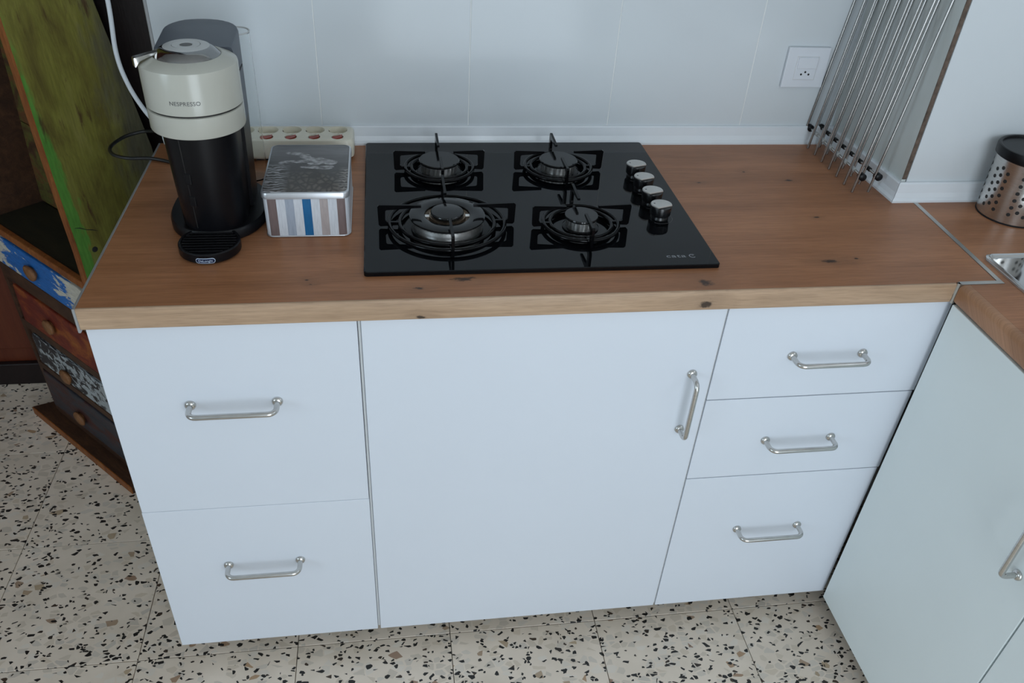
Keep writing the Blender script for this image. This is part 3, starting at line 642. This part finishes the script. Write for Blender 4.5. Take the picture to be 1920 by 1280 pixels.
# drip tray
dt = obj('drip_tray', lathe(BM(), [(0, 0.001), (0.045, 0.001), (0.0485, 0.004), (0.0485, 0.017), (0.0470, 0.019), (0.0440, 0.0185), (0.0430, 0.0165), (0, 0.0165)], (0.0, -0.0735), 56), m_black, cm, 35)
for k in range(9):
    yy = -0.0735-0.034+k*0.0085; hw = math.sqrt(max(0, 0.0425**2-(yy+0.0735)**2))
    obj('grille_bar', box(BM(), -hw, hw, yy-0.0014, yy+0.0014, 0.0164, 0.0188, 0.0005, 1), m_black, dt)
badge = BM(); pill = rrect(-0.0150, 0.0150, -0.0046, 0.0046, 0.0045, 6)
def dense(p, k=8):
    out = []
    for (x0_, y0_), (x1_, y1_) in zip(p, p[1:]+p[:1]):
        n_ = k if abs(x1_-x0_) > 0.005 else 1
        out += [(x0_+(x1_-x0_)*i/n_, y0_+(y1_-y0_)*i/n_) for i in range(n_)]
    return out
pill = dense(pill)
def on_tray(x, z, off): a = -PI/2+x/0.0485; return ((0.0485+off)*math.cos(a), -0.0735+(0.0485+off)*math.sin(a), 0.0085+z)
for sc, sz, off, mat, nm in ((1.0, 1.0, 0.0004, m_printblue, 'badge_rim'), (0.945, 0.78, 0.0008, m_navy, 'badge')):
    b = BM(); n = len(pill); V = [b.verts.new(on_tray(x*sc, z*sz, off)) for x, z in pill]; Z = [b.verts.new(on_tray(x*sc, 0, off)) for x, z in pill]
    for i in range(n):
        j = (i+1) % n
        try: b.faces.new((V[i], V[j], Z[j], Z[i]))
        except Exception: pass
    bmesh.ops.remove_doubles(b, verts=b.verts, dist=1e-6)
    obj(nm, b, mat, dt)
tx = text_bm("DeLonghi", 0.0056, 0.0001)
for v in tx.verts: v.co = Vector(on_tray(v.co.x*0.98, v.co.y, 0.0011+v.co.z))
q = obj('badge_lettering', tx, m_printblue, dt); q['label'] = 'pale blue brand lettering on the badge'
# black column: rounded front, runs back under the head
def plan(w, yf, yb, rf, n=20):
    """rounded-front outline: half circle-ish front of half width w, straight back"""
    out = []
    for k in range(n+1):
        a = PI+PI*k/n; out.append((w*math.cos(a), yf+rf+rf*math.sin(a)))
    out += [(w, yb-0.02), (w-0.006, yb-0.005), (w-0.02, yb), (-w+0.02, yb), (-w+0.006, yb-0.005), (-w, yb-0.02)]
    return out
bm = BM(); secs = []
for z, w, yf in ((0.012, 0.0500, -0.046), (0.02, 0.0510, -0.047), (0.10, 0.0535, -0.053), (0.187, 0.0560, -0.058)):
    secs.append([(x, y, z) for x, y in plan(w, yf, 0.15, 0.052)])
obj('column', loft(bm, secs), m_black, cm, 30)
# door line and latches on the column front
bm = BM(); 
def onfront(z, xf):   # point on the front of the column at fractional x
    t = (z-0.02)/0.167; w = 0.051+0.005*t; yf = -0.047-0.011*t; x = w*xf; return Vector((x, yf+0.052-0.052*math.sqrt(max(0, 1-xf*xf)), z))
pts = [onfront(0.025+0.155*k/12, -0.42) for k in range(13)]
obj('seam', tube(bm, pts, 0.0008, 6), m_dark, cm)
for z in (0.115, 0.075):
    p = onfront(z, -0.38); t = box(BM(), -0.0055, 0.0055, -0.0022, 0.002, -0.009, 0.009, 0.001, 1); bmesh.ops.rotate(t, cent=(0, 0, 0), matrix=Matrix.Rotation(math.radians(-22), 3, 'Z'), verts=t.verts); bmesh.ops.translate(t, vec=p, verts=t.verts)
    obj('latch', t, m_black, cm)
# grey rear body, rounded back, sloped top
bm = BM(); secs = []
def tail(w, y0, y1, n=16):
    out = [(-w, y0), (w, y0)]
    r = w*0.86
    for k in range(n+1):
        a = PI*k/n; out.append((w*math.cos(a), y1-r+r*math.sin(a)))
    return out
for z, w, y1 in ((0.165, 0.0590, 0.160), (0.20, 0.0590, 0.162), (0.294, 0.0585, 0.170), (0.2990, 0.0570, 0.1685), (0.3005, 0.0535, 0.165)):
    secs.append([(x, y, z-(0.0095*max(0, 1-(y-0.046)/0.11) if z > 0.25 else 0)) for x, y in tail(w, 0.046, y1)])
obj('rear_body', loft(bm, secs), m_grey, cm, 35)
bm = BM(); box(bm, 0.0575, 0.0596, 0.047, 0.11, 0.243, 0.2455); obj('body_groove', bm, m_dark, cm)
bm = BM(); secs = [[(x, y, z) for x, y in tail(w, 0.046, y1)] for z, w, y1 in ((0.0198, 0.0570, 0.150), (0.06, 0.0575, 0.152), (0.1648, 0.0588, 0.1598))]
obj('lower_body', loft(bm, secs), m_black, cm, 35)
# cream head
bm = lathe(BM(), [(0, HZ0), (HR-.004, HZ0), (HR-.001, HZ0+.001), (HR, HZ0+.003), (HR, HZG-.0012), (HR-.001, HZG-.0005), (HR-.0035, HZG-.0003), (HR-.0035, HZG-.003)], seg=96)
lh = obj('brew_head', bm, m_cream, cm, 40)
obj('head_gap', lathe(BM(), [(HR-.0032, HZG-.003), (HR-.0032, HZG+.005)], seg=96), m_dark, cm, 40)
bm = lathe(BM(), [(HR-.0035, HZG+.004), (HR-.0035, HZG+.0023), (HR-.001, HZG+.0025), (HR, HZG+.0035), (HR, HZ1-.004), (HR-.0008, HZ1-.001), (HR-.004, HZ1+.0015), (0.052, HZ1+.0085), (0.050, HZ1+.0090), (0.0485, HZ1+.0085)], seg=96)
lt = obj('lid', bm, m_cream, cm, 30); lt['label'] = 'cream round lid'
tx = text_bm('NESPRESSO', 0.0085, 0.00012, spacing=1.05)
a0 = -PI/2-0.0/HR
for v in tx.verts:
    x, y, z = v.co; a = a0+x/HR; v.co = Vector(((HR+0.0002+z)*math.cos(a), (HR+0.0002+z)*math.sin(a), 0.2425+y))
q = obj('brand_lettering', tx, m_print, lt); q['label'] = 'small dark brand lettering'
tx = text_bm('o', 0.0045, 0.0001); tx2 = tx
for v in tx.verts: v.co = Vector((v.co.x+0.008, v.co.y-0.0605, HZ1+0.0052+v.co.z+0.0004))
obj('power_symbol', tx, m_lgrey, lt)
# chrome dome with button
dm = obj('lid_dome', lathe(BM(), [(0.0485, HZ1+.0075), (0.0480, HZ1+.0090), (0.0395, HZ1+.0165), (0.0345, HZ1+.0190), (0.030, HZ1+.0198), (0.0265, HZ1+.0200)], seg=72), m_dchrome, lt, 35)
obj('button_ring', lathe(BM(), [(0.0335, HZ1+.0193), (0.0300, HZ1+.0208), (0.0212, HZ1+.0214), (0.0205, HZ1+.0206)], (0, 0.002), 64), m_lgrey, lt, 35)
bt = obj('button', lathe(BM(), [(0.0203, HZ1+.0203), (0.0200, HZ1+.0216), (0.0100, HZ1+.0212), (0.0094, HZ1+.0203), (0, HZ1+.0200)], (0, 0.002), 48), m_lgrey, lt, 35)
obj('button_eye', lathe(BM(), [(0.0088, HZ1+.0204), (0.0088, HZ1+.0209), (0, HZ1+.0210)], (0, 0.002), 32), m_print, lt, 35)
# chrome lever on the left of the lid
bm = BM()
secs = []
for x, y, z, hw, hh in ((-0.030, -0.004, HZ1+0.0145, 0.006, 0.0018), (-0.050, -0.017, HZ1+0.0120, 0.0065, 0.002), (-0.064, -0.026, HZ1+0.0085, 0.0068, 0.0032), (-0.0690, -0.029, HZ1+0.0045, 0.0068, 0.0068), (-0.0706, -0.030, HZ1+0.0040, 0.006, 0.0068)):
    ax = Vector((0.45, -0.89, 0))
    secs.append([tuple(Vector((x, y, z))+ax*(hw*sx)+Vector((0, 0, hh*sz))) for sx, sz in ((-1, -1), (1, -1), (1, 1), (-1, 1))])
t = loft(BM(), secs); bmesh.ops.bevel(t, geom=list(t.edges), offset=0.0008, segments=2, affect='EDGES'); q = obj('lever', t, m_steel, lt, 40); q['label'] = 'chrome lock lever'
# clear water tank at the back
gl = NT('clear_tank_plastic'); gl.set(Base_Color=(0.97, 0.98, 0.98, 1), Roughness=0.03, Transmission_Weight=1.0, IOR=1.12)
m_clear = gl.m
bm = BM(); tk = rrect(-0.056, 0.0635, 0.176, 0.226, 0.024, 6); tki = rrect(-0.0548, 0.0623, 0.1772, 0.2248, 0.0228, 6)
secs = [[(x, y, z) for x, y in tk] for z in (0.004, 0.27)]+[[(x, y, z) for x, y in tki] for z in (0.27, 0.006)]
obj('water_tank', loft(bm, secs), m_clear, cm, 40)
obj('tank_lid', tube(BM(), [(x, y, 0.272) for x, y in rrect(-0.0555, 0.0630, 0.1765, 0.2255, 0.0235, 6)], 0.0013, 8, closed=True), m_lgrey, cm, 40)

# ------------------------------------------------------------------ biscuit tin
tin = thing('biscuit_tin', 'square tin with striped sides and a photo-printed lid', 'tin', (0.2475, 0.2010, H))
TWd, TD, TH = 0.1430, 0.2010, 0.083
def m_stripes_():
    t = NT('striped_board_print'); g = t.coord('Object'); sep = t.n('ShaderNodeSeparateXYZ'); t.link(g, sep.inputs[0]); X, Y, Z = sep.outputs
    u = t.math('DIVIDE', X, TWd)
    W_ = (0.60, 0.62, 0.66, 1)
    st = [(0.0, W_), (0.065, (0.17, 0.125, 0.12, 1)), (0.165, W_), (0.265, (0.34, 0.38, 0.45, 1)), (0.36, W_), (0.46, (0.008, 0.12, 0.29, 1)), (0.555, W_), (0.655, (0.40, 0.345, 0.335, 1)), (0.75, W_), (0.85, (0.18, 0.13, 0.125, 1)), (0.945, W_)]
    col = t.ramp(u, st, 'CONSTANT')
    f = t.noise(t.coord('Object', (420, 420, 40)), 1.0, 4, 0.7)
    col = t.mix(0.45, col, t.ramp(f, [(0.35, (0.68, 0.68, 0.70, 1)), (0.6, (1.05, 1.05, 1.05, 1))]), 'MULTIPLY')
    t.set(Base_Color=col, Roughness=0.35); return t.m
def m_lidphoto_():
    t = NT('sepia_photo_print'); g = t.coord('Object'); sep = t.n('ShaderNodeSeparateXYZ'); t.link(g, sep.inputs[0]); X, Y, Z = sep.outputs
    u = t.math('DIVIDE', X, TWd); v = t.math('DIVIDE', Y, TD)
    bg = t.noise(t.coord('Object', (12, 60, 1)), 1.2, 4, 0.6)
    col = t.ramp(t.math('ADD', v, t.math('MULTIPLY', t.math('SUBTRACT', bg, 0.5), 0.5)), [(0.0, (0.07, 0.06, 0.055, 1)), (0.35, (0.055, 0.05, 0.045, 1)), (0.6, (0.075, 0.07, 0.07, 1)), (0.85, (0.14, 0.135, 0.14, 1)), (1.0, (0.085, 0.083, 0.088, 1))])
    # stones low down
    vo = t.n('ShaderNodeTexVoronoi', feature='DISTANCE_TO_EDGE', i_Scale=95.0); t.link(t.coord('Object', (1, 0.7, 0)), vo.inputs['Vector'])
    low = t.math('MULTIPLY', t.ramp(vo.outputs['Distance'], [(0.05, 0.0), (0.3, 1.0)]), t.ramp(v, [(0.05, 1.0), (0.36, 0.75), (0.42, 0.0)]))
    low = t.math('MULTIPLY', low, t.ramp(u, [(0.0, 0.0), (0.22, 0.0), (0.32, 0.7), (1.0, 1.0)]))
    col = t.mix(t.math('MULTIPLY', low, 0.6), col, (0.22, 0.195, 0.165, 1))
    # pale striped heap low left
    wv = t.n('ShaderNodeTexWave', wave_type='BANDS', bands_direction='Y', i_Scale=34.0, i_Distortion=9.0, i_Detail=2.0); wv.inputs['Detail Scale'].default_value = 1.5; t.link(t.coord('Object'), wv.inputs['Vector'])
    hp = t.math('MULTIPLY', t.ramp(wv.outputs['Fac'], [(0.4, 0.0), (0.6, 1.0)]), t.math('MULTIPLY', t.ramp(u, [(0.18, 1.0), (0.30, 0.0)]), t.ramp(v, [(0.5, 1.0), (0.58, 0.0)])))
    col = t.mix(t.math('MULTIPLY', hp, 0.9), col, (0.34, 0.33, 0.34, 1))
    hp2 = t.math('MULTIPLY', t.ramp(wv.outputs['Fac'], [(0.3, 0.0), (0.6, 1.0)]), t.math('MULTIPLY', t.ramp(u, [(0.86, 0.0), (0.92, 1.0)]), t.ramp(v, [(0.42, 1.0), (0.5, 0.0)])))
    col = t.mix(t.math('MULTIPLY', hp2, 0.8), col, (0.30, 0.27, 0.25, 1))
    # reclining pale figure-like cluster: blobs (u, v, ru, rv, angle)
    wob = t.noise(t.coord('Object', (60, 60, 1)), 1.0, 3); fig = None
    for bu, bv, ru, rv, an in ((.33, .78, .13, .035, -.15), (.45, .72, .07, .06, 0), (.40, .62, .20, .035, .05), (.60, .62, .13, .085, .1), (.75, .60, .10, .06, -.2), (.58, .49, .20, .035, -.1), (.22, .60, .10, .03, .2), (.70, .50, .12, .03, .1), (.52, .66, .06, .05, 0)):
        ca, sa = math.cos(an), math.sin(an); du = t.math('SUBTRACT', u, bu); dv = t.math('SUBTRACT', v, bv)
        a = t.math('DIVIDE', t.math('ADD', t.math('MULTIPLY', du, ca), t.math('MULTIPLY', dv, sa)), ru); b2 = t.math('DIVIDE', t.math('SUBTRACT', t.math('MULTIPLY', dv, ca), t.math('MULTIPLY', du, sa)), rv)
        dd = t.math('ADD', t.math('MULTIPLY', a, a), t.math('MULTIPLY', b2, b2)); dd = t.math('ADD', dd, t.math('MULTIPLY', t.math('SUBTRACT', wob, 0.5), 1.6))
        m_ = t.ramp(dd, [(0.75, 1.0), (1.0, 0.0)]); fig = m_ if fig is None else t.math('MAXIMUM', fig, m_)
    shade = t.noise(t.coord('Object', (70, 110, 1)), 1.0, 4, 0.6)
    col = t.mix(t.math('MULTIPLY', fig, 0.9), col, t.ramp(shade, [(0.36, (0.08, 0.077, 0.078, 1)), (0.50, (0.28, 0.27, 0.275, 1)), (0.62, (0.48, 0.47, 0.475, 1))]))
    t.set(Base_Color=col, Roughness=0.22, Specular_IOR_Level=0.35); return t.m
m_stripes, m_photo = m_stripes_(), m_lidphoto_()
bm = BM(); secs = []
for dd, z in ((0.004, 0.0015), (0.0025, 0.003), (0.0022, 0.072)):
    secs.append([(x, y, z) for x, y in rrect(dd, TWd-dd, dd, TD-dd, 0.012, 6)])
obj('body', loft(bm, secs), m_stripes, tin, 40)
obj('base_rim', tube(BM(), [(x, y, 0.002) for x, y in rrect(0.0028, TWd-0.0028, 0.0028, TD-0.0028, 0.012, 6)], 0.0017, 8, closed=True), m_tinmetal, tin, 50)
bm = BM(); secs = []
for dd, z in ((0.0022, 0.0715), (0.0, 0.0718), (0.0, 0.0795), (0.0008, 0.0818), (0.0025, 0.0828)):
    secs.append([(x, y, z) for x, y in rrect(dd, TWd-dd, dd, TD-dd, 0.013, 6)])
ld = obj('lid', loft(bm, secs), m_tinmetal, tin, 40)
bm = BM(); secs = [[(x, y, z) for x, y in rrect(dd, TWd-dd, dd, TD-dd, 0.011, 6)] for dd, z in ((0.003, 0.0825), (0.0042, 0.0833))]
q = obj('lid_print', loft(bm, secs), m_photo, ld, 30); q['label'] = 'black and white photo print on the tin lid'

# ------------------------------------------------------------------ power strip
ps = thing('power_strip', 'ivory power strip with red rocker switches against the tiled wall', 'power strip', (0.031, 0.512, H))
SL, SD, SH = 0.359, 0.078, 0.045
bm = BM(); secs = []
for dd, z in ((0.005, 0.0045), (0.001, 0.008), (0.0, 0.012), (0.0, 0.038), (0.002, 0.043), (0.006, 0.045)):
    secs.append([(x, y, z) for x, y in rrect(dd, SL-dd, dd, SD-dd, 0.014, 6)])
loft(bm, secs)
cut = BM(); sox = [SL-0.032-k*0.0452 for k in range(7)]
for x in sox:
    lathe(cut, [(0, 0.032), (0.0188, 0.032), (0.0192, 0.06), (0, 0.06)], (x, 0.053), 32)
    lathe(cut, [(0, 0.0405), (0.0118, 0.0405), (0.0122, 0.06), (0, 0.06)], (x, 0.0175), 28)
bm = boolean(bm, cut)
obj('housing', bm, m_strip, ps, 35)
for x in sox:
    so = obj('socket', lathe(BM(), [(0, 0.0322), (0.0186, 0.0322), (0.0186, 0.0326), (0, 0.0326)], (x, 0.053), 28), m_strip, ps, 40)
    for s in (-1, 1):
        obj('pin_hole', lathe(BM(), [(0.0024, 0.0327), (0.0024, 0.0329), (0, 0.0329)], (x, 0.053+s*0.0095), 12), m_dark, so)
        obj('earth_clip', box(BM(), x+s*0.0180-0.0014, x+s*0.0180+0.0014, 0.0495, 0.0565, 0.0326, 0.0425, 0.0006, 1), m_clip, so)
    sw = BM(); lathe(sw, [(0, 0.0407), (0.0115, 0.0407), (0.0115, 0.0415), (0, 0.0415)], (x, 0.0175), 28); o = obj('switch_well', sw, m_dark, ps)
    t = prism(BM(), [(-0.0095, 0.041), (0.0095, 0.041), (0.0095, 0.0435), (0.0, 0.0445), (-0.0095, 0.0475)], 'x', -0.0068, 0.0068)
    bmesh.ops.rotate(t, cent=(0, 0, 0), matrix=Matrix.Rotation(PI/2, 3, 'Z'), verts=t.verts); bmesh.ops.translate(t, vec=(x, 0.0175, 0), verts=t.verts)
    obj('rocker_switch', t, m_red, ps)
for x in (0.03, SL/2, SL-0.05): obj('foot', box(BM(), x-0.012, x+0.012, 0.008, SD-0.008, 0.0003, 0.0048), m_darkgap, ps)

# ------------------------------------------------------------------ cables
wc = tag(obj('white_cable', tube(BM(), spline([(-0.020, 0.560, 1.75), (-0.024, 0.560, 1.40), (-0.0265, 0.560, 1.19), (-0.0325, 0.560, 1.095), (-0.0235, 0.560, 1.035), (-0.003, 0.560, 0.984), (0.020, 0.560, 0.948), (0.024, 0.553, 0.932), (0.0262, 0.550, 0.922)], 8), 0.0042, 10), m_whitec, None, 60), 'white cable hanging down in front of the dark door frame', 'cable')
bc = tag(obj('black_cord', tube(BM(), spline([(0.0810, 0.372, 0.904), (0.084, 0.40, 0.9040), (0.078, 0.470, 0.9040), (0.040, 0.503, 0.9040), (0.000, 0.518, 0.9060), (-0.040, 0.515, 0.9080), (-0.072, 0.532, 0.9085), (-0.085, 0.568, 0.9090), (-0.070, 0.612, 0.9110), (-0.038, 0.628, 0.9160), (-0.005, 0.612, 0.925), (0.018, 0.598, 0.945), (0.035, 0.582, 0.962), (0.056, 0.570, 0.966)], 8), 0.0034, 10), m_blackc, None, 60), 'black mains cord looping over the worktop edge behind the coffee machine', 'cord')

# ------------------------------------------------------------------ wall socket plate
sp = thing('wall_socket', 'white square switch and socket plate on the tiled wall', 'socket', (1.3485, D-0.0003, 1.0695))
obj('plate', box(BM(), -0.0470, 0.0470, -0.0085, 0.0, -0.0425, 0.0425, 0.0015, 2), m_plate, sp)
obj('insert', box(BM(), -0.0235, 0.0235, -0.0100, -0.008, -0.0250, 0.0235, 0.001, 2), m_plate, sp)
q = obj('rocker', box(BM(), -0.0215, 0.0225, -0.0125, -0.0095, -0.0010, 0.0225, 0.001, 2), m_plate, sp)
obj('recess_line', box(BM(), -0.0242, 0.0242, -0.0090, -0.0082, -0.0256, 0.0242), m_carcass, sp)
for x, z in ((-0.0085, -0.0135), (0.0, -0.0085), (0.0085, -0.0135)):
    t = lathe(BM(), [(0, 0), (0.0022, 0), (0.0022, 0.0006), (0, 0.0006)], (0, 0), 12); bmesh.ops.rotate(t, cent=(0, 0, 0), matrix=Matrix.Rotation(PI/2, 3, 'X'), verts=t.verts); bmesh.ops.translate(t, vec=(x, -0.0100, z), verts=t.verts)
    obj('pin_hole', t, m_dark, sp)

# ------------------------------------------------------------------ steel rod drying rack leaning on the pier
rk = thing('drying_rack', 'folded drying rack of steel rods leaning on the tiled pier', 'rack', (1.383, 0.345, H))
LEAN = 0.105; RL = 0.470
up = Vector((math.sin(LEAN), 0, math.cos(LEAN)))
rod0 = obj('rod', tube(BM(), [(0, 0, 0.0006), (0, 0, RL-0.0006)], 0.0028, 10), m_rod, rk, 60)
rod0['label'] = 'thin steel rod'
first_rod = True
for layer, (xa, xb, y0, n) in enumerate(((0.0045, -0.0020, 0.2595, 8), (0.0330, 0.0330, 0.2640, 8))):
    for k in range(n):
        f = k/(n-1); y = y0*(1-f)+0.0025; x = xa*(1-f)+xb*f
        o = rod0 if first_rod else link(bpy.data.objects.new('rod', rod0.data), rk); first_rod = False
        o.location = (x, y, 0.0006); o.rotation_euler = (0, LEAN, 0)
    for s in (0.035, RL-0.035):
        off = Vector((0.007 if layer == 0 else 0.0065, 0, 0))
        A = Vector((xa, y0, 0))+up*s+off; B = Vector((xb, 0.0025, 0))+up*s+off
        obj('crossbar', tube(BM(), [A, B], 0.0026, 8), m_steel, rk, 60)
        for P_ in (A, B):
            obj('end_clip', tube(BM(), [P_-Vector((0, 0.008, 0)), P_-Vector((0, 0.006, 0)), P_+Vector((0, 0.006, 0)), P_+Vector((0, 0.008, 0))], [0.004, 0.0075, 0.0075, 0.004], 14), m_black, rk, 50)
        for k in range(1, n-1):
            P_ = A.lerp(B, k/(n-1)); obj('clip', tube(BM(), [P_-Vector((0, 0.0055, 0)), P_+Vector((0, 0.0055, 0))], 0.0045, 10), m_lgrey if layer == 0 else m_knobb, rk, 50)

# ------------------------------------------------------------------ boat-wood shelf unit with drawers
A0 = (-0.494, 0.841); ang = math.atan2(-0.708, 0.706)
su = thing('shelf_unit', 'open shelf and drawer unit of worn painted boat wood', 'shelf unit', (A0[0], A0[1], 0), ang)
def s_right(z):
    P_ = [(0.0, 0.385), (0.3, 0.415), (0.55, 0.428), (0.66, 0.428), (0.77, 0.416), (0.90, 0.404), (1.03, 0.397), (1.13, 0.390), (1.4, 0.36), (1.7, 0.29), (1.85, 0.24)]
    for (a, b_), (c, d_) in zip(P_, P_[1:]):
        if a <= z <= c: return b_+(d_-b_)*(z-a)/(c-a)
    return P_[-1][1]
def s_left(z): return 0.400-s_right(z)
def dep(z): return 0.222 if z < 0.85 else max(0.11, 0.222-(z-0.85)*0.14)
ZZ = [0.026, 0.15, 0.30, 0.45, 0.60, 0.68, 0.77, 0.85, 0.95, 1.05, 1.15, 1.3, 1.45, 1.6, 1.75, 1.85]
def side(sfun, th, depfun, y0=0.0):
    secs = []
    for z in ZZ:
        s = sfun(z); d_ = depfun(z); secs.append([(s-th, y0, z), (s, y0, z), (s, d_, z), (s-th, d_, z)])
    return loft(BM(), secs)
gp = obj('side_panel', side(s_right, 0.018, dep, 0.0047), m_green, su); gp['label'] = 'worn green side panel'
secs = [[(s_right(z)-0.0181, 0.0, z), (s_right(z)+0.0002, 0.0, z), (s_right(z)+0.0002, 0.0045, z), (s_right(z)-0.0181, 0.0045, z)] for z in ZZ]
q = obj('panel_edge', loft(BM(), secs), m_orange, gp); q['label'] = 'bare orange-brown front edge'
crk = [(0.012, 0.738), (0.022, 0.735), (0.034, 0.727), (0.046, 0.722), (0.056, 0.716)]
obj('crack', tube(BM(), [(s_right(z)+0.0002, y, z) for y, z in crk], [0.0004, 0.0010, 0.0007, 0.0010, 0.0003], 6), m_dark, gp)
t = lathe(BM(), [(0, 0.0008), (0.0042, 0.0010), (0.0062, 0.0004), (0.0064, -0.001)], (0, 0), 14); bmesh.ops.rotate(t, cent=(0, 0, 0), matrix=Matrix.Rotation(PI/2, 3, 'Y'), verts=t.verts); bmesh.ops.translate(t, vec=(s_right(0.68), 0.038, 0.68), verts=t.verts)
obj('bolt_head', t, m_dark, gp, 40)
lp = obj('side_panel', side(lambda z: s_left(z)+0.018, 0.018, lambda z: 0.158), m_brownw, su)
bkb = BM()
for z0, z1 in ((0.03, 0.60), (0.615, 1.85)):
    zs = [z0+(z1-z0)*k/6 for k in range(7)]
    loft(bkb, [[(s_left(z)+0.018, 0.146, z), (s_right(z)-0.018, 0.146, z), (s_right(z)-0.018, 0.156, z), (s_left(z)+0.018, 0.156, z)] for z in zs])
bko = obj('back_frame', bkb, m_backpaint, su)
for k in range(4):
    z0, z1 = 0.612+k*0.21, 0.612+(k+1)*0.21-0.003
    loftb = loft(BM(), [[(s_left(z)+0.0185, 0.137, z), (s_right(z)-0.0185, 0.137, z), (s_right(z)-0.0185, 0.1459, z), (s_left(z)+0.0185, 0.1459, z)] for z in (z0, (z0+z1)/2, z1)])
    o = obj('back_board', loftb, m_backpaint, su)
for z in (0.600, 1.28, 1.58):
    obj('shelf_board', box(BM(), s_left(z)+0.018, s_right(z)-0.018, 0.012 if z < 1 else 0.02, 0.1365, z-0.008, z+0.008), m_shelfdark, su)
q = obj('shelf_lip', box(BM(), s_left(.6)+0.018, s_right(.6)-0.018, -0.004, 0.0118, 0.592, 0.611, 0.003), m_orange, su)
# drawers in a brown frame
for z, hh in ((0.474, 0.0215), (0.320, 0.0120), (0.188, 0.0100), (0.038, 0.0100)):
    obj('rail', box(BM(), s_left(z)+0.0182, s_right(z)-0.0182, -0.003, 0.020, z-hh, z+hh, 0.001, 1), m_brownw, su)
rows = ((0.497, 0.590, m_bluewhite, 'drawer front in worn blue and white paint', 0.545, m_brownw), (0.333, 0.451, m_redor, 'drawer front in worn red and orange paint', 0.392, m_wine), (0.199, 0.307, m_blackwhite, 'drawer front with scraped white over dark paint', 0.238, m_brownw), (0.049, 0.177, m_darkdrawer, 'dark wine-red drawer front', 0.098, m_wine))
for i, (z0, z1, mt, lb, kz, mf) in enumerate(rows):
    a, b2 = s_left((z0+z1)/2)+0.0185, s_right((z0+z1)/2)-0.0185
    box_ = obj('drawer', box(BM(), a, b2, 0.006, 0.136, z0, z1, 0.002), mf, su); box_['label'] = lb
    m0 = 0.0 if i == 0 else (0.03 if i in (1, 2) else 0.004)
    t = box(BM(), a+m0, b2-(0.004 if i else 0), -0.006, 0.0058, z0+(0.004 if i != 2 else 0.008), z1-(0.004 if i != 2 else 0.006), 0.003)
    obj('painted_face', t, mt, box_)
    xk = 0.185
    t = lathe(BM(), [(0, 0), (0.016, 0), (0.017, 0.003), (0.023, 0.005), (0.0245, 0.009), (0.022, 0.0125), (0, 0.0140)], (0, 0), 14)
    rr = random.Random(i+5)
    for v in t.verts: v.co.x *= 1.0+rr.uniform(-.06, .06); v.co.y *= 0.78+rr.uniform(-.06, .06)
    bmesh.ops.rotate(t, cent=(0, 0, 0), matrix=Matrix.Rotation(PI/2, 3, 'X'), verts=t.verts); bmesh.ops.translate(t, vec=(xk, -0.006, kz), verts=t.verts)
    obj('knob', t, m_knobw, box_, 60)
t = prism(BM(), [(-0.045, -0.036), (0.43, -0.036), (0.43, 0.16), (-0.02, 0.16), (-0.02, 0.02)], 'z', 0.0005, 0.0255)
q = obj('plinth_board', t, m_brownw, su)
obj('plinth_edge', box(BM(), -0.046, 0.43, -0.0395, -0.0362, 0.0005, 0.0250, 0.001), m_orange, q)
